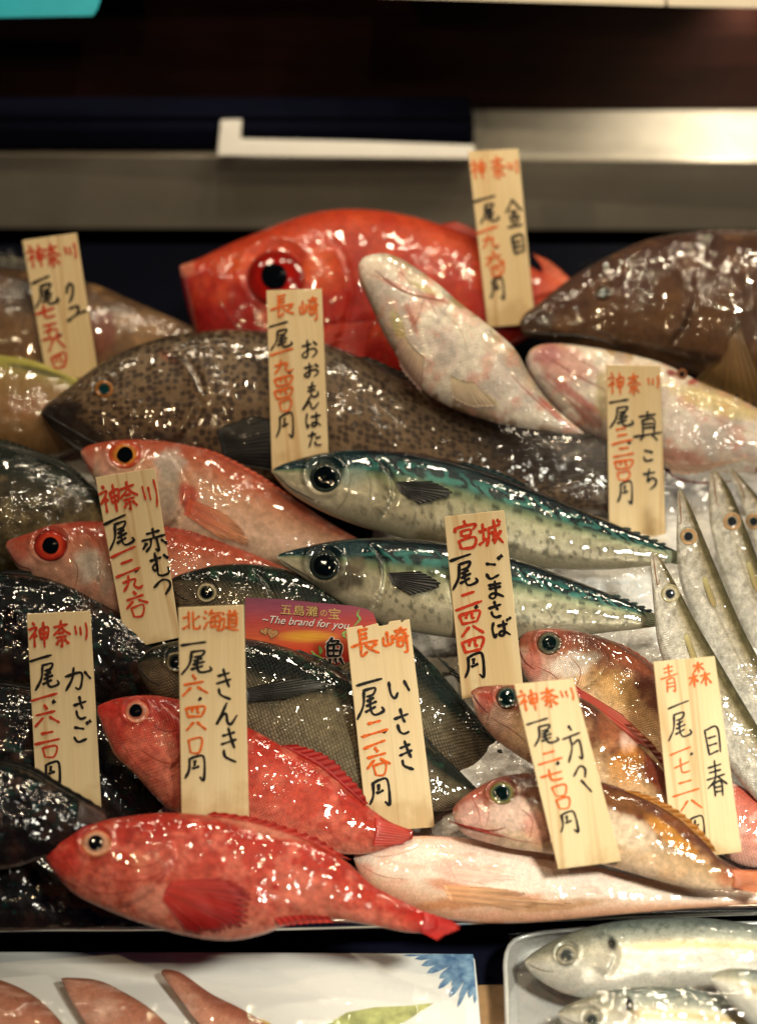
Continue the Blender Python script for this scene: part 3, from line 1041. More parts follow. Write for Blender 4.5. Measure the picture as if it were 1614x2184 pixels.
fin(f7, [(760, 760), (840, 800), (920, 838), (990, 864), (1060, 888)], [(790, 760), (870, 795), (950, 825), (1030, 848), (1085, 878)], 'dorsal_fin', c0='#3a3630', c1='#24261f', rays=16, ragged=.2)
fin(f7, [(1020, 876), (1100, 905), (1180, 925), (1240, 935)], [(1040, 858), (1130, 872), (1220, 893), (1290, 925)], 'soft_dorsal_fin', c0='#221f1a', c1='#3a362c', rays=16, ragged=.15)
crease(f7, [(1090, 905), (1150, 930), (1230, 950), (1290, 958)], 6, '#14120e', 'tail_fold')

# ---- dark green-brown fish, left edge
def paint(f, u, v, px, py):
    c = grad(v, [(-1, '#3a3424'), (-0.5, '#5a4e34'), (0.2, '#4a4230'), (0.55, '#1e241c'), (1, '#10180f')])
    m = fbm(px / 18, py / 16, 51, 4)
    c = mixc(c, lin('#7a6a48'), sstep(.55, .75, m) * .6 * (v < .5))
    c = mixc(c, lin('#15150f'), sstep(.45, .25, m) * .6)
    return c
f8 = make_fish('sea_bass', 'blackish green mottled fish with streaky film cut by the left edge', 'fish',
          [(-230, 990), (-150, 938), (-60, 940), (0, 950), (60, 963), (130, 990), (180, 1022), (215, 1056), (245, 1105)],
          [(-230, 1040), (-150, 1230), (-60, 1245), (0, 1240), (100, 1225), (170, 1200), (215, 1165), (245, 1115)], 0.050,
          fish_mat('darkgreen', 300, .3, .2, .4, film=.75, fscale=90, mottle=.3, spec=.1), paint, 0.42, kname='dark_fish', seed=10)
fin(f8, [(-120, 945), (0, 955), (100, 985), (160, 1015)], [(-100, 915), (10, 935), (120, 978), (172, 1012)], 'dorsal_fin', c0='#10140e', c1='#1c221a', rays=20)

# ---- rosy seabass pair
def rosy(dark):
    def paint(f, u, v, px, py):
        c = grad(v, [(-1, '#a89a86'), (-0.75, '#c2a890'), (-0.3, '#d8b49c'), (0.25, '#cc9a7c'), (0.65, '#b8664a'), (1, '#a03e28')])
        m = fbm(px / 22, py / 18, 61, 4)
        c = mixc(c, lin('#e2b8a6'), sstep(.5, .8, m) * .4)
        h = sstep(.30, .16, u)
        c = mixc(c, lin('#b4482f'), h * .38 * sstep(-.6, .5, v))
        if dark: c = c * np.array([.86, .62, .60])
        return c
    return paint
M_ROSY = fish_mat('rosy', 400, .6, .34, .36, metal=.0, film=.5, fscale=65, mottle=.22, speck=.12)
pr = rosy(False)
f9 = make_fish('akaA', 'rose pink fish with a yellow rimmed eye under the spotted grouper', 'fish',
          [(173, 962), (180, 955), (200, 947), (250, 939), (310, 938), (370, 944), (430, 958), (500, 990), (570, 1030), (640, 1072), (700, 1112), (790, 1165)],
          [(173, 970), (180, 985), (200, 1022), (230, 1070), (280, 1115), (360, 1160), (450, 1190), (560, 1212), (660, 1216), (730, 1205), (790, 1180)], 0.056,
          M_ROSY, lambda f, u, v, px, py: blobs(pr(f, u, v, px, py), px, py, [(365, 1000, 36, 40, '#c8bcb4', .85), (360, 1060, 30, 60, '#a89f90', .7), (225, 995, 20, 34, '#c98a7a', .6), (403, 1068, 26, 32, '#b4301c', .8), (190, 985, 16, 30, '#b8402c', .6), (640, 1080, 40, 12, '#9a2c20', .5, 38)]), 0.40,
          kname='rosy_seabass', group='rosy seabass', seed=12, gill=[(345, 960), (385, 1010), (400, 1060), (380, 1110), (350, 1140)])
eye(f9, 266, 969, 34, 17, '#b8642c', ring='#b4482a', rim='#a8402a', ry=30, inner='#c4843a')
crease(f9, [(176, 968), (184, 985), (200, 1004)], 5, '#7a1c14')
fin(f9, [(402, 1062), (396, 1078), (392, 1096)], [(490, 1098), (560, 1166), (490, 1160)], 'pectoral_fin', c0='#b4401f', c1='#c98a62', rays=14, off0=.0002, off1=.001, ragged=.2, amp=.0002)
pr2 = rosy(True)
f10 = make_fish('akaB', 'deeper red fish with a huge dark red eye, lower of the rosy pair', 'fish',
          [(13, 1162), (20, 1152), (60, 1138), (120, 1118), (200, 1112), (300, 1120), (400, 1138), (480, 1160), (560, 1190), (660, 1236)],
          [(13, 1170), (20, 1184), (40, 1214), (70, 1240), (120, 1270), (200, 1305), (280, 1330), (380, 1345), (500, 1330), (600, 1285), (660, 1246)], 0.052,
          M_ROSY, lambda f, u, v, px, py: blobs(pr2(f, u, v, px, py), px, py, [(190, 1215, 36, 44, '#b8b0a2', .85), (225, 1240, 22, 40, '#8a8272', .6), (130, 1225, 60, 30, '#b08068', .7, 20), (40, 1180, 26, 26, '#a83824', .6)]), 0.42,
          kname='rosy_seabass', group='rosy seabass', seed=13, gill=[(165, 1130), (205, 1175), (215, 1230), (190, 1290)])
eye(f10, 108, 1163, 36, 18, '#a43220', ring='#8c2418', rim='#5c1812', ry=34, inner='#c4452c')
crease(f10, [(16, 1168), (28, 1190), (44, 1206), (70, 1216)], 5, '#5a120e')
crease(f10, [(150, 1180), (166, 1215), (158, 1262)], 4, '#7a4a3a', 'cheek_fold')

# ---- spotted mackerel pair
def mack(y0, seed):
    def paint(f, u, v, px, py):
        c = grad(v, [(-1, '#98917a'), (-0.5, '#a69e86'), (0.0, '#949276'), (0.22, '#69755a'), (0.38, '#27504a'), (0.58, '#0c3236'), (0.8, '#051a20'), (1, '#031014')])
        # wavy bars on the back
        wv_ = np.sin(u * 120 + 2.6 * np.sin(v * 11 + u * 40) + 7 * fbm(px / 26, py / 14, seed, 3))
        back = sstep(.26, .40, v)
        c = mixc(c, lin('#020d11'), back * sstep(-.1, .45, wv_) * .85)
        c = mixc(c, lin('#2a6660'), back * sstep(.1, .8, -wv_) * .75 * sstep(.85, .5, v))
        # lateral row of dark dashes
        d = np.sin(u * 150 + 2 * noise(u * 30, v * 0, seed))
        row = np.exp(-((v - .20 + .05 * np.sin(u * 60)) / .075) ** 2) * sstep(.1, .6, d) * sstep(.3, .42, u)
        c = mixc(c, lin('#2c3527'), row * .9)
        # belly freckles
        fr = fbm(px / 7, py / 10, seed + 5, 2)
        c = mixc(c, lin('#4e4e42'), sstep(.57, .70, fr) * sstep(.15, -.1, v) * sstep(-.95, -.6, v) * sstep(.2, .34, u) * .7)
        # head
        hd = sstep(.29, .25, u)
        c = mixc(c, lin('#0c2a30'), hd * sstep(.25, .5, v))
        c = mixc(c, lin('#b0a890'), hd * sstep(.2, -.1, v) * .5)
        return c
    return paint
M_MACK = fish_mat('mackerel', 620, .2, .06, .24, metal=.25, film=.30, fscale=50, mottle=.10, coat_rough=.04, speck=.12)
pm = mack(0, 71)
f11 = make_fish('sabaA', 'blue green mackerel with a spotted pale belly, upper of the pair', 'fish',
          [(582, 1003), (590, 996), (620, 984), (680, 968), (750, 960), (840, 962), (930, 975), (1020, 1000), (1100, 1030), (1180, 1062), (1260, 1096), (1330, 1126), (1400, 1156), (1440, 1174)],
          [(582, 1010), (592, 1024), (620, 1052), (680, 1088), (760, 1120), (850, 1146), (940, 1172), (1040, 1197), (1140, 1211), (1240, 1216), (1330, 1213), (1400, 1206), (1440, 1198)], 0.066,
          M_MACK, lambda f, u, v, px, py: blobs(pm(f, u, v, px, py), px, py, [(690, 1010, 54, 44, '#1c2826', .75), (755, 1030, 34, 26, '#7a8a84', .6), (780, 1060, 40, 34, '#a8a28c', .5), (664, 1060, 70, 10, '#c9bfa8', .7, 28), (830, 1010, 9, 30, '#1c2a2c', .8, -10)]), 0.44, tilt=.55,
          kname='mackerel', group='mackerel pair', seed=14, lump=.0004, gill=[(800, 985), (832, 1030), (835, 1075), (808, 1115)])
eye(f11, 693, 1018, 33, 21, '#141d1d', ring='#2e3832', rim='#141c1c', ry=32, inner='#0a1012', bulge=.2, pupil='#04090a')
crease(f11, [(586, 1008), (620, 1040), (670, 1066), (684, 1072)], 5, '#2a2420')
crease(f11, [(596, 1016), (640, 1058), (690, 1084)], 3, '#6a6252', 'jaw_fold')
fin(f11, [(842, 1027), (848, 1038), (852, 1050)], [(925, 1026), (968, 1054), (900, 1076)], 'pectoral_fin', c0='#06080a', c1='#0c0e0f', rays=10, off1=.003, streak=.3, ragged=.05)
fin(f11, [(980, 988), (1050, 1011), (1120, 1037)], [(990, 984), (1066, 1006), (1128, 1036)], 'dorsal_fin', c0='#0a2228', c1='#123036', rays=9)
fin(f11, [(1418, 1172), (1424, 1184), (1418, 1198)], [(1452, 1176), (1458, 1190), (1450, 1206)], 'tail_fin', c0='#7c8670', c1='#8a927c', rays=7, streak=.2)
pm2 = mack(0, 83)
f12 = make_fish('sabaB', 'blue green mackerel with a dark gill patch, lower of the pair', 'fish',
          [(592, 1186), (600, 1180), (640, 1169), (720, 1153), (800, 1148), (880, 1150), (960, 1160), (1050, 1178), (1140, 1206), (1220, 1236), (1300, 1267), (1360, 1292), (1405, 1314)],
          [(592, 1194), (604, 1206), (630, 1222), (690, 1262), (750, 1300), (820, 1335), (900, 1352), (1000, 1364), (1100, 1366), (1200, 1360), (1290, 1350), (1350, 1343), (1405, 1336)], 0.066,
          M_MACK, lambda f, u, v, px, py: blobs(pm2(f, u, v, px, py), px, py, [(690, 1198, 54, 44, '#141e1e', .8), (745, 1238, 40, 30, '#2a241c', .8, 30), (762, 1212, 22, 24, '#4a3c30', .7), (700, 1250, 46, 18, '#1c1a16', .6, 25), (800, 1260, 20, 40, '#b8b098', .5), (810, 1205, 8, 40, '#10181a', .8, -8)]), 0.44, tilt=.55,
          kname='mackerel', group='mackerel pair', seed=15, lump=.0004, gill=[(785, 1165), (815, 1210), (816, 1265), (785, 1310)])
eye(f12, 692, 1206, 32, 20, '#121a1a', ring='#262e2a', rim='#10181a', ry=31, inner='#080c0e', bulge=.2, pupil='#04090a')
crease(f12, [(596, 1192), (630, 1214), (670, 1236)], 4, '#0c0c0a')
fin(f12, [(826, 1222), (832, 1234), (836, 1246)], [(900, 1218), (944, 1250), (880, 1270)], 'pectoral_fin', c0='#06080a', c1='#0c0e0f', rays=10, off1=.003, streak=.3, ragged=.05)
fin(f12, [(1370, 1304), (1380, 1318), (1372, 1332)], [(1402, 1310), (1412, 1322), (1402, 1338)], 'tail_fin', c0='#7c8670', c1='#8a927c', rays=7, streak=.2)

# ---- grunts behind and before the printed card
def isaki(seed, patches):
    def paint(f, u, v, px, py):
        c = grad(v, [(-1, '#6a5a48'), (-0.3, '#6e6450'), (0.2, '#4e4838'), (0.45, '#1c211c'), (0.8, '#0b1612'), (1, '#06100c')])
        m = fbm(px / 16, py / 16, seed, 4)
        c = mixc(c, lin('#1f4a36'), sstep(.55, .8, m) * sstep(.3, .6, v) * .6)
        c = mixc(c, lin('#4a3f30'), sstep(.28, .16, u) * sstep(.5, 0, v) * .8)
        return blobs(c, px, py, patches)
    return paint
M_ISAKI = fish_mat('grunt', 240, .7, .6, .38, film=.7, fscale=80, mottle=.3, spec=.12)
f13 = make_fish('isakiA', 'dark green grunt with a white ringed eye behind the printed card', 'fish',
          [(360, 1240), (370, 1232), (400, 1220), (460, 1206), (530, 1203), (600, 1212), (670, 1232), (740, 1270), (800, 1312), (870, 1366), (930, 1425), (990, 1495), (1050, 1562), (1130, 1625)],
          [(360, 1250), (368, 1272), (390, 1310), (440, 1345), (520, 1385), (600, 1425), (700, 1490), (800, 1560), (880, 1602), (950, 1640), (1010, 1662), (1070, 1668), (1130, 1640)], 0.044,
          M_ISAKI, isaki(91, [(940, 1470, 70, 22, '#0c1a18', .8, 55), (400, 1290, 30, 30, '#5a4a3a', .6), (1040, 1610, 60, 30, '#3a3026', .6, 40)]), 0.40, kname='grunt', group='grunts', seed=16,
          gill=[(530, 1215), (570, 1260), (575, 1310), (540, 1370)])
eye(f13, 441, 1264, 22, 12, '#8a7c62', ring='#b0a284', rim='#1a1a16', inner='#2a3430', ry=21)
crease(f13, [(364, 1250), (384, 1272), (404, 1282)], 5, '#0e0c0a')
fin(f13, [(930, 1400), (1000, 1480), (1060, 1550)], [(960, 1420), (1030, 1490), (1080, 1556)], 'dorsal_fin', c0='#16201c', c1='#222a26', rays=12, ragged=.2)
fin(f13, [(1060, 1580), (1060, 1610), (1060, 1650)], [(1128, 1600), (1136, 1632), (1110, 1664)], 'tail_fin', c0='#1a1814', c1='#2a2620', rays=9)
f14 = make_fish('isakiB', 'olive grey grunt with clear scale rows in front of the printed card', 'fish',
          [(293, 1415), (302, 1402), (330, 1380), (400, 1364), (480, 1360), (560, 1368), (640, 1392), (720, 1430), (800, 1484), (880, 1550), (940, 1606), (990, 1655), (1030, 1695)],
          [(293, 1425), (300, 1445), (320, 1476), (360, 1510), (420, 1545), (500, 1590), (580, 1640), (680, 1690), (780, 1725), (880, 1735), (960, 1728), (1030, 1708)], 0.046,
          M_ISAKI, isaki(97, [(600, 1440, 100, 30, '#0a0c0b', .8, 14), (340, 1460, 40, 40, '#6a5844', .7), (690, 1545, 130, 60, '#7a6c52', .55, 30), (860, 1640, 90, 40, '#7a6c5a', .5, 30), (480, 1420, 60, 16, '#2a1414', .6)]), 0.42, kname='grunt', group='grunts', seed=17,
          gill=[(455, 1370), (500, 1415), (510, 1470), (480, 1540)])
eye(f14, 377, 1412, 23, 12, '#4a4436', ring='#7a705a', rim='#141410', inner='#1a201c')
crease(f14, [(298, 1424), (318, 1450), (344, 1462)], 5, '#0e0c0a')
fin(f14, [(520, 1470), (522, 1484), (524, 1500)], [(640, 1442), (720, 1460), (620, 1490)], 'pectoral_fin', c0='#0a0c0b', c1='#14140f', rays=10, off1=.003)

# ---- black rockfish heap at the left
def black(seed):
    def paint(f, u, v, px, py):
        c = grad(v, [(-1, '#1c1512'), (-0.3, '#141010'), (0.4, '#0a0c0e'), (1, '#06090a')])
        m = fbm(px / 34, py / 30, seed, 4)
        c = mixc(c, lin('#332019'), sstep(.52, .75, m) * .8)
        m2 = fbm(px / 20, py / 12, seed + 4, 3)
        return mixc(c, lin('#0c3a34'), sstep(.66, .8, m2) * .5)
    return paint
M_BLK = fish_mat('black', 300, .25, .15, .45, film=.75, fscale=95, mottle=.3, speck=.15, spec=.08)
for nm, lab, tp, bt, lf, sd in (
    ('kasA', 'black wet fish, highest of the dark heap beside the left tag', [(-220, 1260), (-150, 1222), (0, 1222), (80, 1230), (150, 1250), (220, 1285), (290, 1325), (340, 1350), (390, 1385), (430, 1430)],
     [(-220, 1300), (-150, 1500), (0, 1510), (100, 1515), (200, 1515), (300, 1500), (380, 1475), (430, 1440)], .040, 21),
    ('kasB', 'black fish whose belly shows right of the left tag, under the red head', [(-220, 1490), (-150, 1455), (0, 1460), (120, 1480), (210, 1510), (262, 1580), (310, 1645), (360, 1705), (420, 1755)],
     [(-220, 1530), (-150, 1720), (0, 1740), (100, 1750), (200, 1762), (300, 1775), (370, 1775), (420, 1765)], .034, 22),
    ('kasC', 'black fish tapering to a brown tail in front of the left tag', [(-220, 1640), (-150, 1602), (0, 1626), (70, 1648), (130, 1684), (180, 1712), (228, 1745)],
     [(-220, 1680), (-150, 1860), (0, 1856), (80, 1836), (150, 1805), (200, 1775), (228, 1752)], .084, 23),
    ('kasD', 'black fish lowest in the dark heap, against the tray rim', [(-220, 1800), (-150, 1768), (0, 1786), (80, 1818), (160, 1866), (250, 1915), (330, 1942), (430, 1962)],
     [(-220, 1840), (-150, 1985), (0, 1988), (100, 1985), (200, 1982), (300, 1980), (380, 1978), (430, 1968)], .040, 24)):
    fb = make_fish(nm, lab, 'fish', tp, bt, lf, M_BLK, black(sd * 7), .42, kname='rockfish', group='black rockfish', seed=sd, lump=.0016)
    m = tp[2:8]
    fin(fb, m, [(x + 8, y - 10) for x, y in m], 'dorsal_fin', c0='#0a0c0c', c1='#1a1614', rays=10, ragged=.15, streak=.3)
    ex, ey = tp[-1]
    fin(fb, [(ex - 60, ey - 40), (ex - 62, ey - 8), (ex - 66, ey + 10)], [(ex - 2, ey - 14), (ex + 4, ey + 4), (ex - 8, ey + 14)], 'tail_fin', c0='#241612', c1='#4a2c24', rays=9, streak=.4)

# ---- red thornyheads
def kinki(seed, patches):
    def paint(f, u, v, px, py):
        c = grad(v, [(-1, '#c4745c'), (-0.5, '#be5a46'), (0.1, '#b63f2e'), (0.6, '#aa2e20'), (1, '#962216')])
        m = fbm(px / 30, py / 26, seed, 4)
        c = mixc(c, lin('#dc7a66'), sstep(.5, .75, m) * .55)
        m2 = fbm(px / 9, py / 9, seed + 7, 3)
        c = mixc(c, lin('#a01812'), sstep(.5, .7, m2) * .45)
        c = mixc(c, lin('#b01c16'), sstep(.14, .03, u) * .7)
        c = mixc(c, lin('#a8140f'), sstep(.82, .97, u) * .8)
        return blobs(c, px, py, patches)
    return paint
M_KINKI = fish_mat('thornyhead', 330, .5, .22, .36, film=.6, fscale=75, mottle=.28, speck=.14)
f15 = make_fish('kinkiA', 'scarlet thornyhead leaning behind the two tags, upper of the red pair', 'fish',
          [(208, 1512), (214, 1503), (260, 1488), (320, 1483), (380, 1492), (450, 1512), (530, 1552), (600, 1590), (680, 1632), (740, 1682), (780, 1716), (830, 1752), (880, 1772)],
          [(208, 1522), (216, 1545), (230, 1580), (248, 1615), (290, 1655), (340, 1710), (400, 1752), (500, 1795), (600, 1815), (700, 1822), (780, 1822), (840, 1805), (880, 1790)], 0.060,
          M_KINKI, kinki(101, [(320, 1610, 60, 50, '#d0604c', .5), (370, 1650, 40, 60, '#d27a62', .6), (620, 1690, 120, 50, '#cc5440', .4, 25), (250, 1560, 24, 50, '#a81a14', .5)]), .42,
          kname='thornyhead', group='red thornyheads', seed=18, gill=[(335, 1500), (385, 1550), (395, 1610), (350, 1660)])
eye(f15, 292, 1519, 26, 14, '#c08a74', ring='#bc6a50', rim='#b0402e', inner='#9a5a48', ry=25, off=(-2, -3))
crease(f15, [(211, 1522), (225, 1560), (244, 1592)], 5, '#6a0e0a')
crease(f15, [(300, 1600), (345, 1625), (390, 1630)], 4, '#8a1c14', 'cheek_fold')
fin(f15, [(600, 1590), (680, 1634), (740, 1684), (776, 1716)], [(640, 1588), (712, 1618), (764, 1672), (788, 1716)], 'dorsal_fin', c0='#8f0c0c', c1='#a01812', rays=12, ragged=.15, streak=.3)
fin(f15, [(800, 1745), (800, 1775), (795, 1805)], [(872, 1770), (884, 1785), (868, 1800)], 'tail_fin', c0='#a8281c', c1='#b8402e', rays=9, off1=.0012)
f16 = make_fish('kinkiB', 'red thornyhead lying whole along the front rim, crimson fin spread', 'fish',
          [(96, 1816), (104, 1805), (140, 1777), (200, 1755), (270, 1742), (350, 1735), (430, 1738), (520, 1752), (600, 1775), (680, 1802), (740, 1840), (790, 1885), (850, 1918), (905, 1945), (930, 1952)],
          [(96, 1826), (102, 1842), (120, 1868), (160, 1908), (220, 1938), (290, 1966), (370, 1990), (440, 2004), (500, 2006), (560, 1994), (620, 1972), (700, 1962), (790, 1974), (860, 1988), (905, 1990), (930, 1984)], 0.068,
          M_KINKI, kinki(113, [(340, 1850, 60, 50, '#d07060', .5), (590, 1770, 120, 26, '#d08a74', .6, 8), (330, 1930, 50, 40, '#d8907a', .6), (640, 1900, 90, 40, '#d67a64', .45, 8),
           (588, 1903, 12, 8, '#9a1812', .9), (340, 1788, 20, 12, '#9a1812', .6), (480, 1985, 90, 20, '#d88a74', .6), (140, 1850, 40, 34, '#b01c14', .6), (300, 1850, 24, 24, '#da8a64', .4)]), .42, tilt=.5,
          kname='thornyhead', group='red thornyheads', seed=19, gill=[(370, 1800), (375, 1840), (345, 1890), (300, 1925), (250, 1945)])
eye(f16, 206, 1800, 33, 16, '#c99880', ring='#c07a52', rim='#b8503a', inner='#b88a70', ry=29, off=(-2, -2))
crease(f16, [(99, 1826), (112, 1850), (140, 1880), (166, 1894)], 5, '#6a0e0a')
crease(f16, [(185, 1850), (260, 1880), (330, 1870), (372, 1830)], 4, '#9a2a20', 'cheek_fold')
fin(f16, [(366, 1880), (352, 1900), (346, 1922)], [(490, 1872), (560, 1920), (520, 1984), (410, 2000)], 'pectoral_fin', c0='#b0281c', c1='#8c0c0a', rays=19, off0=.0001, off1=.0015, ragged=.14, streak=.5, amp=.00012)
fin(f16, [(440, 1738), (540, 1756), (640, 1788), (720, 1826)], [(460, 1730), (570, 1748), (670, 1782), (752, 1836)], 'dorsal_fin', c0='#b03a2c', c1='#a01812', rays=14, ragged=.2)
fin(f16, [(900, 1944), (905, 1965), (895, 1988)], [(974, 1968), (984, 1984), (936, 2008)], 'tail_fin', c0='#a8140f', c1='#b01812', rays=10, off1=.002, ragged=.12)
fin(f16, [(585, 1958), (640, 1952), (700, 1955)], [(600, 1978), (650, 1972), (712, 1970)], 'anal_fin', c0='#a01a12', c1='#b83024', rays=8)

# ---- belly-up gurnard along the front right
def paint(f, u, v, px, py):
    c = grad(v, [(-1, '#c48a6a'), (-0.6, '#d9b49a'), (-0.2, '#e6d2c2'), (0.5, '#ecdccf'), (0.85, '#e4c4b4'), (1, '#c98a78')])
    m = fbm(px / 40, py / 14, 121, 3)
    c = mixc(c, lin('#e0a48c'), sstep(.52, .8, m) * .5)
    c = mixc(c, lin('#c0402c'), sstep(.88, .99, u) * .8)
    return blobs(c, px, py, [(775, 1865, 26, 26, '#d08a78', .6), (980, 1868, 60, 26, '#d99080', .55, 10), (1020, 1930, 180, 14, '#b8703a', .65, -4), (1190, 1936, 130, 12, '#a8784a', .7, -6), (960, 1900, 60, 14, '#c87a54', .7, 14), (1240, 1850, 60, 10, '#cc9a8a', .5, 8)])
f17 = make_fish('houbou', 'pinkish white fish lying belly up along the front rim at the right', 'fish',
          [(755, 1826), (764, 1814), (790, 1798), (850, 1787), (920, 1784), (1000, 1789), (1100, 1804), (1200, 1828), (1300, 1856), (1400, 1878), (1500, 1893), (1614, 1901), (1720, 1908)],
          [(755, 1838), (762, 1858), (780, 1885), (815, 1912), (870, 1938), (950, 1962), (1040, 1970), (1140, 1968), (1250, 1958), (1360, 1948), (1480, 1938), (1614, 1930), (1720, 1924)], 0.036,
          fish_mat('gurnard', 300, .2, .08, .3, film=.45, fscale=45, mottle=.08), paint, .44, tilt=.45, kname='gurnard', seed=20, lump=.0004)
fin(f17, [(945, 1888), (950, 1905), (960, 1922)], [(1090, 1896), (1250, 1930), (1120, 1944)], 'pectoral_fin', c0='#cf9468', c1='#c79a72', rays=18, off0=.0001, off1=.0005, streak=.8, ragged=.4, amp=.0001)
fin(f17, [(960, 1850), (965, 1862), (975, 1876)], [(1040, 1858), (1130, 1878), (1050, 1888)], 'pelvic_fin', c0='#dfae9c', c1='#e6c8ba', rays=9, off0=.0001, off1=.0005, ragged=.3, amp=.0001)
crease(f17, [(775, 1818), (815, 1828), (880, 1812), (905, 1792)], 4, '#c49a88', 'throat_fold')
crease(f17, [(772, 1846), (810, 1868), (860, 1876)], 4, '#c08878', 'cheek_fold')

# ---- three reddish-brown rockfish with big eyes
def mebaru(seed, head, patches):
    def paint(f, u, v, px, py):
        c = grad(v, [(-1, '#d8b89c'), (-0.5, '#d8b690'), (0.0, '#ae8a62'), (0.35, '#7a4e34'), (0.7, '#583022'), (1, '#4a241c')])
        m = fbm(px / 34, py / 30, seed, 4)
        c = mixc(c, lin('#5a2814'), sstep(.52, .68, m) * sstep(-.3, .2, v) * .75)
        c = mixc(c, lin('#e0b080'), sstep(.45, .25, m) * .5 * sstep(.8, .2, v))
        h = sstep(head, head * .55, u)
        c = mixc(c, lin('#a85644'), h * .6)
        c = mixc(c, lin('#dcbcac'), h * sstep(.2, -.2, v) * .5)
        return blobs(c, px, py, patches)
    return paint
M_MEB = fish_mat('rockfish', 460, .55, .14, .33, metal=.12, film=.8, fscale=85, mottle=.25, speck=.18)
f18 = make_fish('mebA', 'reddish brown rockfish below the lower mackerel, highest of three', 'fish',
          [(1104, 1376), (1110, 1360), (1128, 1347), (1180, 1341), (1250, 1350), (1320, 1375), (1380, 1416), (1430, 1470), (1480, 1540), (1530, 1620), (1575, 1690)],
          [(1104, 1390), (1108, 1420), (1124, 1450), (1150, 1474), (1200, 1512), (1260, 1556), (1320, 1606), (1380, 1655), (1440, 1698), (1510, 1712), (1575, 1704)], 0.052,
          M_MEB, mebaru(131, .33, [(1215, 1425, 50, 30, '#ddd0c4', .8, -10), (1250, 1415, 36, 16, '#9a9080', .6, -20), (1135, 1420, 24, 40, '#b04030', .6), (1310, 1480, 60, 40, '#c09458', .6, 40), (1330, 1410, 70, 20, '#8a4222', .6, 28), (1340, 1560, 36, 60, '#b88a5a', .5, 20), (1280, 1390, 40, 8, '#4a2014', .5, 25)]), .42,
          kname='rockfish', group='reddish rockfish', seed=31, gill=[(1250, 1365), (1290, 1410), (1280, 1450), (1230, 1490)])
eye(f18, 1171, 1372, 27, 15, '#4e5040', ring='#4a3828', rim='#4a2a1c', inner='#3a4038', ry=25, pupil='#04100f')
crease(f18, [(1107, 1386), (1120, 1412), (1140, 1428)], 5, '#6a1a12')
fin(f18, [(1222, 1460), (1226, 1472), (1232, 1486)], [(1330, 1526), (1402, 1600), (1340, 1580)], 'pectoral_fin', c0='#a83222', c1='#98402a', rays=7, off1=.001, amp=.0001, streak=.2, ragged=.03)
f19 = make_fish('mebB', 'reddish rockfish with an open mouth, its body behind the slanting tag', 'fish',
          [(1004, 1476), (1012, 1470), (1030, 1464), (1100, 1462), (1200, 1476), (1262, 1502), (1322, 1554), (1384, 1612), (1428, 1664), (1470, 1725), (1500, 1765)],
          [(1004, 1486), (1010, 1508), (1024, 1540), (1062, 1582), (1120, 1622), (1200, 1665), (1290, 1706), (1360, 1745), (1430, 1778), (1500, 1775)], 0.062,
          M_MEB, mebaru(139, .30, [(1060, 1540, 40, 30, '#d8b4a0', .7, 30), (1035, 1500, 22, 30, '#a83426', .7), (1340, 1580, 22, 36, '#dcb4a4', .8, 20), (1330, 1640, 40, 60, '#d08a3a', .5, 30), (1400, 1650, 26, 50, '#6a2412', .7, -30), (1300, 1560, 30, 60, '#a8603a', .5)]), .42,
          kname='rockfish', group='reddish rockfish', seed=32, gill=[(1150, 1480), (1190, 1530), (1180, 1590), (1130, 1620)])
eye(f19, 1081, 1488, 24, 14, '#44483a', ring='#453226', rim='#4a261a', inner='#1c3030', ry=25, pupil='#04100f')
crease(f19, [(1006, 1478), (1022, 1502), (1040, 1520)], 6, '#5a120c')
fin(f19, [(1330, 1545), (1390, 1606), (1430, 1664)], [(1352, 1546), (1412, 1606), (1448, 1664)], 'dorsal_fin', c0='#5a1c10', c1='#7a3418', rays=9, ragged=.2)
f20 = make_fish('mebC', 'pink faced rockfish with its lower jaw dropped, lowest of three', 'fish',
          [(966, 1726), (976, 1712), (1010, 1685), (1060, 1660), (1120, 1650), (1200, 1652), (1290, 1670), (1370, 1702), (1440, 1742), (1500, 1795), (1540, 1835), (1610, 1868)],
          [(966, 1740), (975, 1762), (1000, 1785), (1080, 1808), (1160, 1820), (1250, 1836), (1340, 1860), (1430, 1886), (1510, 1900), (1570, 1896), (1610, 1884)], 0.060,
          M_MEB, mebaru(149, .27, [(1090, 1745, 70, 40, '#e2c2b4', .8), (1010, 1740, 40, 40, '#d8a89c', .7), (1150, 1770, 40, 40, '#d88a78', .6), (1300, 1770, 120, 40, '#e8d2b8', .8, 18), (1330, 1720, 60, 24, '#6a4018', .7, 20), (1430, 1790, 70, 20, '#c8862c', .7, 38), (1440, 1760, 50, 14, '#6a3612', .8, 36), (1570, 1875, 50, 24, '#b8502a', .6), (1000, 1700, 30, 14, '#b05040', .5)]), .42,
          kname='rockfish', group='reddish rockfish', seed=33, gill=[(1180, 1665), (1220, 1710), (1205, 1765), (1150, 1805)])
eye(f20, 1070, 1692, 27, 15, '#70703c', ring='#6a5c34', rim='#4a3424', inner='#2a3a38', ry=25, pupil='#04100f')
fin(f20, [(1000, 1766), (1030, 1776), (1075, 1786)], [(954, 1754), (990, 1764), (1030, 1770)], 'lower_jaw', c0='#b8503e', c1='#8a1c12', rays=3, off0=.001, off1=.001, streak=.1, ragged=0)
crease(f20, [(958, 1752), (1000, 1764), (1045, 1772), (1078, 1766)], 7, '#7a1a12')
crease(f20, [(1005, 1700), (1020, 1730), (1024, 1756)], 4, '#9a3a2c', 'jaw_fold')
fin(f20, [(1330, 1686), (1400, 1718), (1460, 1758), (1520, 1816)], [(1370, 1690), (1440, 1722), (1492, 1762), (1534, 1822)], 'dorsal_fin', c0='#8a5a1c', c1='#a86a20', rays=12, ragged=.18)
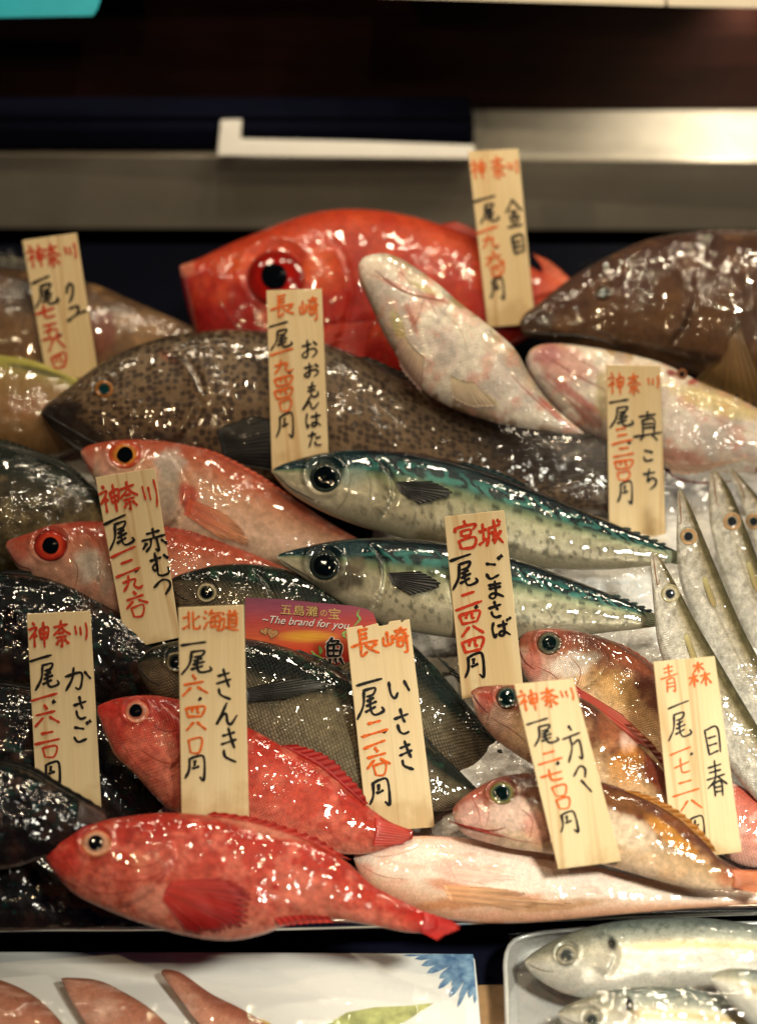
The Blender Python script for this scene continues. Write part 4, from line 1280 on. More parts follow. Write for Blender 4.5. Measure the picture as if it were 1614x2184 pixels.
fin(f20, [(1560, 1856), (1565, 1876), (1560, 1892)], [(1640, 1858), (1650, 1884), (1630, 1910)], 'tail_fin', c0='#b0603a', c1='#c07850', rays=8)

# ---- pink fish half hidden at the right edge
def paint(f, u, v, px, py):
    c = grad(v, [(-1, '#d0a090'), (0, '#c87a68'), (1, '#a84434')])
    m = fbm(px / 20, py / 20, 151, 3)
    return mixc(c, lin('#e0c0b4'), sstep(.5, .75, m) * .6)
f21 = make_fish('pinkR', 'small pink fish at the right edge beside the slanting tag', 'fish',
          [(1480, 1690), (1520, 1668), (1570, 1672), (1620, 1700), (1690, 1740), (1760, 1790)],
          [(1480, 1710), (1510, 1790), (1560, 1838), (1620, 1852), (1690, 1840), (1760, 1800)], 0.036,
          fish_mat('pinkR', 330, .35, .2, .35, film=1.1, fscale=80), paint, .4, kname='pink_fish', seed=34)

# ---- barracuda fan at the right
def barr(seed):
    def paint(f, u, v, px, py):
        c = grad(v, [(-1, '#c6c2b6'), (-0.3, '#dcd8ce'), (0.25, '#cfc8b8'), (0.5, '#a89c80'), (0.68, '#5e5638'), (1, '#443f2a')])
        m = fbm(px / 8, py / 14, seed, 3)
        c = mixc(c, lin('#7a7050'), sstep(.5, .75, m) * .35)
        c = mixc(c, lin('#c8b89a'), sstep(.10, .02, u) * .4)
        line = np.exp(-((v - .15) / .06) ** 2) * sstep(.3, .4, u)
        return mixc(c, lin('#8a7a54'), line * .5)
    return paint
M_BAR = fish_mat('barracuda', 620, .55, .16, .28, metal=.3, film=.7, fscale=70, mottle=.3)
BR = (
    ('kamD', 'silver barracuda at the right edge, hindmost of the fan', [(1562, 998), (1575, 1012), (1600, 1040), (1650, 1100), (1710, 1200), (1790, 1350)],
     [(1555, 1000), (1560, 1020), (1585, 1085), (1612, 1180), (1660, 1310), (1740, 1420)], .034, (1607, 1112, 18), 161),
    ('kamC', 'silver barracuda with an orange eye, third of the fan', [(1524, 1003), (1535, 1012), (1560, 1052), (1592, 1130), (1625, 1215), (1670, 1320), (1740, 1470)],
     [(1514, 1010), (1511, 1060), (1514, 1120), (1530, 1200), (1552, 1275), (1585, 1350), (1640, 1450), (1720, 1560)], .046, (1561, 1112, 20), 163),
    ('kamB', 'silver barracuda with a copper eye, its tip beside the tag', [(1450, 1044), (1458, 1052), (1478, 1092), (1502, 1150), (1532, 1222), (1562, 1292), (1600, 1372), (1650, 1462), (1720, 1590)],
     [(1445, 1048), (1443, 1100), (1442, 1160), (1446, 1220), (1460, 1275), (1486, 1345), (1516, 1410), (1560, 1490), (1620, 1585), (1700, 1690)], .058, (1468, 1144, 19), 167),
    ('kamA', 'brightest silver barracuda, front of the fan, running under a tag', [(1397, 1182), (1406, 1188), (1425, 1218), (1447, 1258), (1470, 1302), (1498, 1352), (1528, 1402), (1568, 1470), (1610, 1540), (1660, 1625), (1720, 1720)],
     [(1386, 1180), (1388, 1220), (1394, 1300), (1402, 1370), (1422, 1430), (1465, 1510), (1510, 1575), (1560, 1645), (1615, 1710), (1700, 1800)], .072, (1429, 1266, 20), 173))
for nm, lab, tp, bt, lf, (ex, ey, er), sd in BR:
    fb = make_fish(nm, lab, 'fish', tp, bt, lf, M_BAR, barr(sd), .40, tilt=.7, kname='barracuda', group='barracuda fan', seed=sd, lump=.0004)
    eye(fb, ex, ey, er, er * .46, '#ae8a62' if nm != 'kamA' else '#b8b09a', ring='#a88460' if nm != 'kamA' else '#8a8058', rim='#a09880', inner='#8a8474', pupil='#23272b')
    a, b = np.array(tp[0], float), np.array(bt[0], float)
    crease(fb, [tuple((a + b) / 2 + (1, 4)), tuple((np.array(tp[2]) + np.array(bt[2])) / 2 + (-8, -12)), (ex - 22, ey - er * 1.6)], 4, '#8a5a34')
    dirv = np.array([.32, .95])
    c0 = np.array([ex, ey]) + dirv * 95 + np.array([4, 0])
    fin(fb, [tuple(c0 + (-6, 0)), tuple(c0 + (0, -6)), tuple(c0 + (6, 0))], [tuple(c0 + dirv * 60 + (-6, 0)), tuple(c0 + dirv * 70), tuple(c0 + dirv * 60 + (8, 0))], 'pectoral_fin', c0='#a39a6c', c1='#97865c', rays=4, off0=.0002, off1=.001)

# ---- horse mackerel in the dish
def aji(seed, spot, patches):
    def paint(f, u, v, px, py):
        c = grad(v, [(-1, '#d2d0c6'), (-0.2, '#dcdacf'), (0.2, '#c8c2ae'), (0.5, '#9aa096'), (0.8, '#6a7570'), (1, '#566260')])
        m = fbm(px / 12, py / 9, seed, 3)
        c = mixc(c, lin('#4a5450'), sstep(.5, .7, m) * sstep(.3, .6, v) * .5)
        c = mixc(c, lin('#b89a5a'), np.exp(-((v - .12) / .12) ** 2) * sstep(.3, .4, u) * .7)
        c = mixc(c, lin('#8a8672'), sstep(.32, .2, u) * sstep(0, .5, v) * .6)
        return blobs(c, px, py, patches + [(spot[0], spot[1], 12, 20, '#0c0c0a', .95)])
    return paint
M_AJI = fish_mat('horse_mackerel', 480, .25, .06, .25, metal=.25, film=.35, fscale=45, mottle=.08)
for nm, lab, tp, bt, lf, spot, ey_, sd in (
    ('ajiC', 'grey tail end of a fish behind, at the right of the dish', [(1516, 2084), (1530, 2074), (1560, 2067), (1620, 2070), (1720, 2082), (1800, 2100)], [(1516, 2094), (1535, 2118), (1570, 2155), (1620, 2200), (1720, 2230), (1800, 2210)], .058, None, None, 181),
    ('ajiA', 'silver horse mackerel with a black gill spot, upper one in the dish', [(1120, 2048), (1130, 2038), (1160, 2018), (1220, 1989), (1290, 1970), (1370, 1960), (1460, 1958), (1560, 1966), (1700, 1990), (1850, 2030)], [(1120, 2060), (1132, 2076), (1160, 2098), (1210, 2122), (1270, 2134), (1340, 2126), (1430, 2112), (1530, 2104), (1700, 2090), (1850, 2050)], .030, (1303, 2024), (1208, 2038, 23), 182),
    ('ajiB', 'silver horse mackerel cut by the bottom edge, lower one in the dish', [(1190, 2160), (1202, 2150), (1240, 2132), (1300, 2114), (1380, 2104), (1460, 2108), (1540, 2124), (1700, 2170)], [(1190, 2170), (1205, 2190), (1260, 2230), (1340, 2258), (1450, 2262), (1560, 2250), (1700, 2200)], .034, (1338, 2150), (1262, 2176, 20), 183)):
    pa = aji(sd, spot or (0, 0), [(1290, 2060, 50, 40, '#d8d2c0', .6)] if nm == 'ajiA' else [])
    fa = make_fish(nm, lab, 'fish', tp, bt, lf, M_AJI, pa, .42, tilt=.5, base=LOWER, kname='horse_mackerel', group='horse mackerel', seed=sd, lump=.0003,
                   gill=[(spot[0] - 20, spot[1] - 34), (spot[0] + 4, spot[1] + 20), (spot[0] - 14, spot[1] + 70)] if spot else None)
    if ey_:
        eye(fa, ey_[0], ey_[1], ey_[2], ey_[2] * .5, '#8a8676', ring='#9a9480', rim='#5a5644', inner='#6a6a60', pupil='#3a3e3c')
        crease(fa, [(tp[0][0] + 4, tp[0][1] + 8), (tp[0][0] + 34, tp[0][1] + 22), (tp[0][0] + 60, tp[0][1] + 26)], 4, '#6a6450')

# ---- fillets on the plate
def paint(f, u, v, px, py):
    c = grad(v, [(-1, '#d69a84'), (0, '#c98a70'), (.7, '#b0705a'), (1, '#8a5a44')])
    m = fbm(px / 60, py / 14, 191, 3)
    c = mixc(c, lin('#e0b4a0'), sstep(.5, .8, m) * .5)
    return c
M_FIL = fish_mat('fillet', 120, .1, .0, .3, film=.35, fscale=30, mottle=.1)
for nm, lab, tp, bt, sd in (
    ('filA', 'pink fillet at the left end of the plate', [(-120, 2100), (-40, 2085), (20, 2098), (80, 2130), (130, 2180), (170, 2240)], [(-120, 2120), (-60, 2200), (0, 2260), (60, 2290), (120, 2290), (170, 2260)], 41),
    ('filB', 'pale pink fillet with a dark pointed tip, middle of the plate', [(130, 2088), (150, 2086), (210, 2092), (270, 2120), (330, 2160), (400, 2230)], [(133, 2096), (150, 2130), (180, 2180), (230, 2240), (300, 2270), (400, 2245)], 42),
    ('filC', 'narrow skin edged fillet pointing up the plate', [(344, 2072), (356, 2068), (390, 2078), (450, 2120), (510, 2150), (560, 2180), (620, 2230)], [(344, 2078), (360, 2100), (390, 2140), (420, 2180), (470, 2230), (540, 2260), (620, 2240)], 43)):
    def pf(f, u, v, px, py):
        c = paint(f, u, v, px, py)
        c = mixc(c, lin('#5a3a2c'), sstep(.16, .02, u) * .6)
        if nm == 'filC': c = mixc(c, lin('#8a4a3a'), sstep(.1, .7, v) * .6)
        return c
    make_fish(nm, lab, 'fillet', tp, bt, .018, M_FIL, pf, .18, tilt=.1, base=LOWER, kname='fish_fillet', group='fillets on the plate', seed=sd, ns=120)
def py_(f, u, v, px, py): return np.broadcast_to(lin('#d0b060'), u.shape + (3,)).copy()
make_fish('garnish', 'yellow garnish slice at the bottom of the plate', 'garnish', [(430, 2182), (450, 2172), (500, 2168), (560, 2176), (600, 2200)], [(430, 2190), (460, 2220), (510, 2230), (560, 2226), (600, 2208)], .016, M_FIL, py_, .2, tilt=.1, base=LOWER, kname='lemon_slice', seed=44, ns=80)

F_ = FISH
for pts in ([(238, 1832), (285, 1850), (330, 1842), (368, 1812)], [(150, 1872), (215, 1905), (280, 1900), (325, 1868)], [(255, 1790), (300, 1800), (345, 1790)]):
    crease(F_['kinkiB'], pts, 3.5, '#8c2218', 'head_ridge')
for pts in ([(322, 1545), (355, 1560), (392, 1555)], [(262, 1590), (300, 1640), (345, 1668)]):
    crease(F_['kinkiA'], pts, 3.5, '#8c1a14', 'head_ridge')
for nm, pts in (('mebA', [(1122, 1365), (1134, 1400), (1130, 1432)]), ('mebA', [(1140, 1420), (1180, 1440), (1205, 1470)]), ('mebA', [(1215, 1400), (1238, 1432), (1225, 1472)]), ('mebB', [(1030, 1475), (1044, 1512), (1036, 1545)]), ('mebB', [(1046, 1530), (1090, 1556), (1120, 1580)]),
                ('mebC', [(1105, 1720), (1135, 1750), (1128, 1790)]), ('mebC', [(1030, 1700), (1042, 1735), (1036, 1762)]), ('mebC', [(1040, 1770), (1090, 1790), (1150, 1800)])):
    crease(F_[nm], pts, 3.5, '#8a3a26', 'cheek_fold')
for pts in ([(738, 978), (748, 1020), (735, 1066), (712, 1092)], [(768, 985), (790, 1030), (785, 1080)]):
    crease(F_['sabaA'], pts, 3, '#5a5a50', 'cheek_fold')
crease(F_['sabaB'], [(735, 1170), (748, 1215), (738, 1262)], 3, '#3a362c', 'cheek_fold')
crease(F_['akaA'], [(305, 985), (325, 1010), (322, 1050), (300, 1085)], 4, '#a8644c', 'cheek_fold')

# folded dorsal fins along the backs
for nm, a, b_, c0, c1, rise in (('akaA', 95, 175, '#a83a22', '#c8664a', 9), ('akaB', 95, 170, '#8c2a1c', '#b04a34', 9), ('isakiA', 90, 150, '#141c17', '#26302a', 10), ('isakiB', 95, 200, '#0e1512', '#20281f', 11),
                               ('mebA', 90, 190, '#5a2412', '#7a3a1a', 10), ('kueB', 120, 220, '#3a2620', '#5a4038', 12), ('sea_bass', 120, 200, '#0c120e', '#1c241c', 10)):
    ff = F_[nm]
    P0 = np.stack([ff.px[a:b_:8, 1], ff.py[a:b_:8, 1]], 1)
    tn = np.gradient(P0, axis=0)
    tn /= np.linalg.norm(tn, axis=1)[:, None]
    nn_ = np.stack([tn[:, 1], -tn[:, 0]], 1)
    nn_ *= np.where(nn_[:, 1:] > 0, -1, 1)
    env = np.sin(np.linspace(0.15, np.pi - .1, len(P0)))[:, None]
    fin(ff, [tuple(p) for p in P0], [tuple(p) for p in P0 + nn_ * rise * env + tn * 6], 'dorsal_fin', off0=.0001, off1=.0004, c0=c0, c1=c1, rays=15, ragged=.22, streak=.4)

for nm, st in (('sabaA', 205), ('sabaB', 207)):
    ff = F_[nm]
    for k in range(5):
        a = st + k * 7
        x, y = ff.px[a, 2], ff.py[a, 2]
        x2, y2 = ff.px[a + 5, 1], ff.py[a + 5, 1]
        fin(ff, [(x, y), ((x + x2) / 2, (y + y2) / 2), (x2, y2)], [(x + 6, y - 1), (x2 + 1, y2 - 6), (x2 + 5, y2 - 2)], 'finlet', off0=.0001, off1=.0003, c0='#1c3434', c1='#30443e', rays=2, nv=4)

for nm, pts, col, wd in (('kochiA', [(838, 556), (872, 600), (915, 640), (938, 690)], '#b07a6a', 4), ('kochiA', [(905, 634), (890, 680), (868, 706)], '#a05a4a', 4), ('kochiA', [(938, 660), (980, 700), (1000, 760)], '#b89a86', 3),
                         ('kochiA', [(1090, 800), (1140, 850), (1200, 905)], '#b85a50', 5), ('kochiB', [(1150, 800), (1200, 840), (1262, 900)], '#9a4a44', 5), ('kochiB', [(1200, 745), (1250, 775), (1280, 790)], '#a86a60', 4),
                         ('kochiB', [(1440, 850), (1520, 890), (1620, 930)], '#c9a890', 3)):
    crease(F_[nm], pts, wd, col, 'skin_fold')
fin(F_['kochiA'], [(862, 716), (880, 740), (905, 762)], [(845, 735), (856, 790), (898, 840)], 'pelvic_fin', c0='#cbb49a', c1='#b09088', rays=10, ragged=.05, streak=.25, off0=.0001, off1=.0008, amp=.0001)
fin(F_['kochiA'], [(960, 800), (985, 812), (1010, 815)], [(965, 850), (1010, 870), (1062, 868)], 'pelvic_fin', c0='#d4c2a4', c1='#bda892', rays=10, ragged=.05, streak=.25, off0=.0001, off1=.0008, amp=.0001)

# ------------------------------------------------------------------ price tags: brush strokes on thin wooden boards
G = {
 '神': "22,4 31,14;4,30 38,22 26,44 4,66;27,44 27,98;30,46 40,58;52,30 56,68;52,31 90,24 85,64;55,48 86,43;56,66 88,61;69,4 71,100",
 '奈': "14,24 86,14;50,0 44,30 8,56;52,24 72,42 98,54;36,48 64,44;24,64 78,59;51,62 51,98 42,92;36,74 22,92;66,72 86,90",
 '川': "14,16 22,66;48,22 52,70;86,0 92,50 82,98",
 '長': "34,0 34,54;34,4 66,0;36,20 62,16;36,36 62,31;2,62 40,52 98,46;36,56 34,98 58,82;50,56 68,76 98,92;90,56 68,72",
 '崎': "18,14 20,62;4,34 5,66 36,60;36,30 36,62;48,14 94,10;72,0 64,20 46,34;70,14 90,30;44,42 99,36;54,54 55,76;54,54 74,51 72,72 56,75;86,40 88,92 74,99",
 '宮': "48,0 52,14;10,22 6,38;10,22 92,16 80,36;32,36 34,54;32,36 70,33 66,52 34,54;50,54 44,66;20,68 26,98;20,68 86,62 78,95 26,97",
 '城': "4,40 36,32;20,12 20,80;0,88 36,68;42,32 94,22;44,32 40,70 28,99;46,52 62,49 60,78 52,74;66,2 74,58 99,94;92,46 60,92;82,4 94,16",
 '北': "36,2 38,92;6,34 36,29;2,90 38,70;60,2 62,76 70,88 98,84 97,68;96,24 64,46",
 '海': "8,8 20,18;0,36 14,44;2,94 22,58;46,0 30,28;40,18 96,12;46,34 38,84;46,34 88,31 80,97 68,90;28,58 99,53;62,40 64,50;60,66 62,76;40,82 88,79",
 '道': "10,12 20,22;2,44 22,41 14,78;0,99 22,82 60,92 99,94;48,0 55,12;82,0 72,14;34,20 98,15;62,18 56,32;44,32 44,80;44,32 88,29 87,78;44,47 86,45;44,62 86,60;44,79 88,77",
 '青': "24,14 76,8;24,28 72,24;50,0 50,44;2,50 96,36;34,54 30,99;34,55 72,51 72,97 60,92;36,68 70,66;36,81 70,79",
 '森': "28,14 74,8;50,0 50,42;48,15 28,40;52,15 76,34;2,60 44,53;24,42 24,98;24,60 2,88;26,62 44,78;54,56 99,50;76,42 76,98;74,60 54,86;78,58 101,88",
 '一': "0,84 45,52 100,18",
 '尾': "34,4 78,-2 68,20 42,26;36,6 28,56 0,102;44,42 72,30;40,58 80,44;34,78 74,62;56,30 54,70 66,90 100,80 95,64",
 '二': "28,18 76,4;0,96 52,78 100,62",
 '三': "22,12 68,0;28,48 74,38;0,100 50,82 100,70",
 '四': "6,22 18,98;6,22 96,4 80,90;40,18 34,54;62,14 62,50 74,54;18,90 82,82",
 '五': "14,10 88,2;46,6 34,96;16,48 80,40 72,94;-2,98 102,88",
 '六': "42,-4 54,18;10,44 84,26;34,58 2,100;60,54 98,84",
 '七': "0,58 98,26;42,0 42,76 56,92 96,84",
 '八': "38,8 2,97;56,4 100,84",
 '九': "6,40 66,28 58,68 78,92 100,78;36,0 30,52 2,100",
 '〇': "10,14 22,94;10,16 92,4 76,88 24,92",
 '円': "24,10 20,60 0,97;22,14 54,2 90,6 88,100 68,88;48,20 46,44;36,52 52,50 68,42",
 '・': "30,20 70,80",
 'ク': "30,12 6,50;30,12 60,-2 90,16 70,60 20,100",
 'エ': "14,6 60,-4 56,46;-4,98 56,50;50,52 104,38",
 '金': "50,-4 4,44;48,-2 100,40;30,42 70,38;20,60 82,55;50,40 50,92;28,70 34,82;74,64 66,80;8,97 94,90",
 '目': "10,2 22,100;10,4 90,-4 94,92;26,34 78,28;28,62 80,56;26,96 84,84",
 'お': "8,30 62,22;38,0 38,80 20,94 6,78 40,54 78,50 92,72 64,98;74,12 96,32",
 'も': "52,-2 40,70 60,98 90,86 92,62;20,32 78,26;16,56 74,50",
 'ん': "52,0 28,52 2,100 36,52 50,54 54,86 70,97 100,54",
 'は': "12,2 5,50 12,99 22,78;38,28 98,22;70,0 70,74 56,96 38,86 50,68 72,74 99,94",
 'た': "6,24 64,16;36,0 26,52 8,100;60,44 94,38;52,70 60,90 98,93",
 '真': "18,14 82,6;50,-4 50,24;30,26 32,78;30,28 74,23 73,76;34,42 72,39;34,56 72,53;-4,88 104,72;34,82 20,102;66,80 86,102",
 'こ': "18,10 84,22 70,32;10,64 30,94 96,84",
 'ち': "4,24 88,14;46,-2 32,62 60,44 92,54 84,80 46,102",
 'ご': "8,24 62,34;2,74 24,98 74,84;76,0 84,14;92,-8 100,4",
 'ま': "14,18 90,12;16,38 88,32;52,-2 52,74 34,97 12,84 28,68 56,72 98,94",
 'さ': "0,38 96,22;44,0 54,34 68,56;16,62 26,88 52,99 90,92",
 'ば': "10,10 2,50 10,99 22,78;32,34 82,26;60,6 62,76 50,96 34,86 46,68 66,76 92,98;80,0 86,10;94,-8 100,2",
 '赤': "24,16 78,10;50,-4 50,36;2,44 98,34;38,42 32,72 10,98;60,40 62,98 48,90;18,58 0,84;78,54 100,78",
 'む': "4,30 64,22;32,0 34,60 20,74 12,58 30,46 36,66 34,92 58,100 88,92 88,66;76,14 98,34",
 'つ': "0,46 50,12 90,22 94,56 58,100",
 'か': "2,36 64,22 62,78 50,94 38,84;36,-2 28,46 0,100;78,18 102,52",
 'き': "12,20 82,8;4,46 90,30;44,-4 62,34 78,58;16,64 26,84 86,100",
 'い': "8,10 12,68 28,90 44,62;76,10 96,62",
 '方': "46,-2 58,12;0,34 100,20;40,32 36,62 0,102;44,52 84,42 78,92 60,86",
 'ア': "-4,36 56,2 92,14 76,46;42,54 100,102",
 '眷': "14,16 84,8;18,30 80,24;2,50 96,38;50,-4 44,48 0,76;56,42 102,68;34,62 34,100;34,62 72,58 72,100;36,74 70,72;36,87 70,85",
 '魚': "42,-2 16,24;36,12 74,8 56,26;20,28 24,70;20,28 84,22 80,66;51,28 51,66;24,47 80,45;24,68 80,65;10,80 2,100;34,80 38,96;58,76 68,94;82,74 100,96",
}

t = NT('tag_wood')
uv = t.coords('UV')
rnd = t.n('ShaderNodeObjectInfo').outputs['Random']
ofs = t.n('ShaderNodeCombineXYZ')
t.l(t.math('MULTIPLY', rnd, 3.7), ofs.inputs[0])
t.l(t.math('MULTIPLY', rnd, 9.1), ofs.inputs[1])
va = t.n('ShaderNodeVectorMath', operation='ADD')
t.l(uv, va.inputs[0])
t.l(ofs.outputs[0], va.inputs[1])
g1 = t.noise(t.mapping(va.outputs[0], (26, 1.8, 1)), 1.6, 2, 0.5, 0.4)
g2 = t.noise(t.mapping(va.outputs[0], (500, 12, 1)), 1.5, 3, 0.6)
g3 = t.noise(t.mapping(va.outputs[0], (48, 1.3, 1)), 1.5, 1, 0.5, 0.3)
base = t.ramp(g1, [(0.35, (0.73, 0.54, 0.29)), (0.55, (0.82, 0.66, 0.40)), (0.7, (0.78, 0.59, 0.33))])
line = t.ramp(g3, [(0.60, 0.0), (0.655, 1.0), (0.68, 0.15), (0.72, 0.0)])
base = t.mix(t.math('MULTIPLY', line, 0.55), base, (0.52, 0.29, 0.11))
base = t.mix(0.09, base, t.mix(1.0, base, t.ramp(g2, [(0.3, 0.3), (0.7, 1.6)]), 'MULTIPLY'))
sv = t.n('ShaderNodeSeparateXYZ')
t.l(uv, sv.inputs[0])
wet = t.math('ADD', sv.outputs[1], t.math('MULTIPLY', t.noise(va.outputs[0], 70, 3), 0.045))
wet = t.ramp(wet, [(0.128, 0.0), (0.142, 1.0)])
base = t.mix(t.math('MULTIPLY', wet, 0.55), base, t.mix(1.0, base, (0.62, 0.50, 0.36), 'MULTIPLY'))
t.set(Base_Color=base, Roughness=0.55)
t.b.inputs['Specular IOR Level'].default_value = 0.3
t.l(t.bump(g2, 0.25, 0.0003), t.b.inputs['Normal'])
M_TAG = t.m


def ink(name, color):
    t = NT(name)
    nz = t.noise(t.coords('Object'), 900, 2)
    c = t.mix(0.6, color, t.mix(1.0, color, t.ramp(nz, [(0.35, 0.55), (0.65, 1.5)]), 'MULTIPLY'))
    t.set(Base_Color=c, Roughness=0.5)
    t.b.inputs['Specular IOR Level'].default_value = 0.3
    return t.m
M_RED = ink('red_ink', (0.55, 0.045, 0.018))
M_ORG = ink('orange_ink', (0.72, 0.13, 0.015))
M_BLK2 = ink('black_ink', (0.010, 0.009, 0.010))
M_GOLD = ink('gold_ink', (0.62, 0.45, 0.16))
M_WHT = ink('white_ink', (0.80, 0.74, 0.70))
M_BROWN = ink('brown_ink', (0.10, 0.02, 0.02))


def stroke_polys(ch, cx, cy, w, h, rd, dd, thick):
    """brush strokes of one character in photograph pixels"""
    out = []
    for k, st in enumerate(G[ch].split(';')):
        P = np.array([[float(a) for a in p.split(',')] for p in st.split()])
        P = np.array([cx, cy]) + ((P[:, :1] - 50) / 100 * w) * rd + ((P[:, 1:] - 50) / 100 * h) * dd
        S = spline(P, 10 + 6 * len(P)) if len(P) > 2 else np.linspace(P[0], P[1], 12)
        T = np.gradient(S, axis=0)
        T /= np.linalg.norm(T, axis=1)[:, None] + 1e-9
        N = np.stack([-T[:, 1], T[:, 0]], 1)
        s = np.linspace(0, 1, len(S))
        ph = random.random() * 6
        wd = thick * (0.92 - 0.28 * np.sin(np.pi * s) + 0.10 * np.sin(5 * s + ph)) * np.minimum(1, 0.55 + 6 * s) * np.minimum(1, 0.45 + 3.2 * (1 - s))
        wd = wd * (1 + 0.14 * (noise(s * 14, s * 0 + k, int(ph * 9)) - 0.5))
        if len(P) == 2 and np.linalg.norm(P[1] - P[0]) < thick * 2.2: wd *= 1.15
        a, b = S + N * wd[:, None] / 2, S - N * wd[:, None] / 2
        a[0] -= T[0] * thick * 0.12; b[0] -= T[0] * thick * 0.28
        out.append((a, b))
    return out


def lettering(name, chars, fn, mat, parent, rd, dd):
    if not chars: return None
    V, F = [], []
    k = 0
    for ch, cx, cy, w, h, thick in chars:
        for a, b in stroke_polys(ch, cx, cy, w, h, rd, dd, thick):
            b0 = len(V)
            lift = 0.0004 + 0.000012 * k
            k += 1
            for p, q in zip(a, b):
                V.append(fn(p[0], p[1], lift)); V.append(fn(q[0], q[1], lift))
            F += [[b0 + 2 * i, b0 + 2 * i + 1, b0 + 2 * i + 3, b0 + 2 * i + 2] for i in range(len(a) - 1)]
    return mesh_obj(name, V, F, mat, parent, smooth=False)


def front_depth(quad, behind, cut=1.0, nx=9, ny=28):
    TL, TR, BR, BL = [np.array(p, float) for p in quad]
    best = 9.0
    for i in range(nx):
        for j in range(ny):
            a, b = i / (nx - 1), j / (ny - 1) * cut
            p = (TL * (1 - a) + TR * a) * (1 - b) + (BL * (1 - a) + BR * a) * b
            for nme in behind:
                q, _, ok = hit(FISH[nme], p[0], p[1])
                if ok: best = min(best, depth_of(q))
    return best


DEP = {}


def price_tag(key, quad, red, blk, behind, label, red_mat=None, depth=None, cut=0.8, notch=False, th=1.0, yaw=0.0, lean=0.0):
    TL, TR, BR, BL = [np.array(p, float) for p in quad]
    d = depth if depth else front_depth(quad, behind, cut) - 0.004
    DEP[key] = d
    xc, yc = (TL + TR + BR + BL) / 4
    ky, kl = math.tan(math.radians(yaw)) * d / FPX, math.tan(math.radians(lean)) * d / FPX
    d = d - abs(ky) * 40 - abs(kl) * 120
    fn = lambda x, y, lift=0.0: at_depth(x, y, d - lift + ky * (x - xc) + kl * (yc - y))
    root = thing('price_tag', fn(*((BL + BR) / 2)), label, 'price tag', 'wooden price tags')
    L, R = np.linspace(0, 1, 2), None
    edge = [TL, TR, BR, BL]
    if notch:                                     # splintered top edge
        xs = [0, .02, .25, .27, .32, .5, .52, .66, .68, .86, .87, .93, 1]
        dy = [0, -3, -5, 3, -2, -7, 2, 0, -8, -9, -1, -8, -9]
        edge = [TL * (1 - a) + TR * a + np.array([0, b * .8 + 4]) for a, b in zip(xs, dy)] + [BR, BL]
    W = np.linalg.norm(TR - TL) * d / FPX
    H = np.linalg.norm(BL - TL) * d / FPX
    rd, dd = (TR - TL + BR - BL), (BL - TL + BR - TR)
    rd, dd = rd / np.linalg.norm(rd), dd / np.linalg.norm(dd)
    uvs = np.array([[np.dot(p - TL, rd), np.dot(p - TL, dd)] for p in edge]) * d / FPX
    slab('board', [fn(*p) for p in edge], Dv * 0.0018, M_TAG, root, 0.0003, uvs=uvs)
    R_ = [(c, x, y, w, h, (6.4 if w < 42 else 8.0) * th) for c, x, y, w, h in red]
    K_ = [(c, x, y, w, h, 8.0 * th if c != '・' else 11 * th) for c, x, y, w, h in blk]
    k = next(i for i, r in enumerate(R_) if r[0] in '一二三四五六七八九')
    rm = red_mat or M_RED
    lettering('place_lettering', R_[:k], fn, rm, root, rd, dd)
    lettering('price_lettering', R_[k:], fn, rm, root, rd, dd)
    lettering('unit_lettering', [r for r in K_ if r[0] in '一尾'], fn, M_BLK2, root, rd, dd)
    lettering('yen_lettering', [r for r in K_ if r[0] == '円'], fn, M_BLK2, root, rd, dd)
    lettering('comma_mark', [r for r in K_ if r[0] == '・'], fn, M_BLK2, root, rd, dd)
    lettering('name_lettering', [r for r in K_ if r[0] not in '一尾・円'], fn, M_BLK2, root, rd, dd)
    return root


price_tag('T1', [(47, 512), (163, 496), (209, 800), (101, 815)],
    [('神', 77, 546, 40, 50), ('奈', 111, 544, 38, 50), ('川', 150, 536, 28, 34), ('七', 98, 665, 42, 28), ('五', 109, 706, 40, 34), ('八', 120, 735, 38, 28), ('四', 126, 770, 34, 36)],
    [('一', 87, 596, 40, 18), ('尾', 97, 630, 50, 46), ('・', 128, 716, 6, 8), ('ク', 150, 625, 18, 40), ('エ', 164, 668, 40, 28)],
    ['kueA'], 'wooden price tag in the upper left corner, tilted and in shadow', cut=.8, yaw=-14)
price_tag('T2', [(998, 322), (1105, 316), (1141, 690), (1040, 698)],
    [('神', 1020, 360, 36, 44), ('奈', 1061, 356, 36, 48), ('川', 1093, 356, 24, 28), ('一', 1040, 489, 46, 20), ('九', 1046, 514, 36, 28), ('六', 1055, 551, 42, 28), ('四', 1060, 577, 30, 28)],
    [('一', 1033, 423, 48, 16), ('尾', 1042, 455, 40, 40), ('・', 1059, 527, 5, 7), ('円', 1060, 615, 32, 44), ('金', 1096, 456, 36, 58), ('目', 1104, 522, 28, 38)],
    ['kinmedai'], 'wooden price tag standing highest, its top over the steel shelf lip', red_mat=M_ORG, cut=.9, th=.9)
price_tag('T3', [(568, 619), (686, 615), (701, 985), (580, 1010)],
    [('長', 602, 652, 52, 46), ('崎', 659, 658, 42, 50), ('一', 601, 750, 50, 14), ('九', 605, 781, 42, 28), ('四', 604, 813, 42, 22), ('四', 604, 839, 42, 24), ('〇', 608, 865, 30, 26)],
    [('一', 594, 691, 40, 10), ('尾', 599, 724, 46, 40), ('・', 618, 794, 5, 8), ('円', 608, 907, 40, 50), ('お', 660, 744, 36, 38), ('お', 664, 789, 34, 30), ('も', 666, 831, 28, 32), ('ん', 662, 858, 36, 28), ('は', 668, 895, 34, 30), ('た', 671, 936, 30, 32)],
    ['kinmedai', 'omonhata'], 'wooden price tag stuck before the spotted grouper, under the big red eye', red_mat=M_ORG, cut=.85, th=.8)
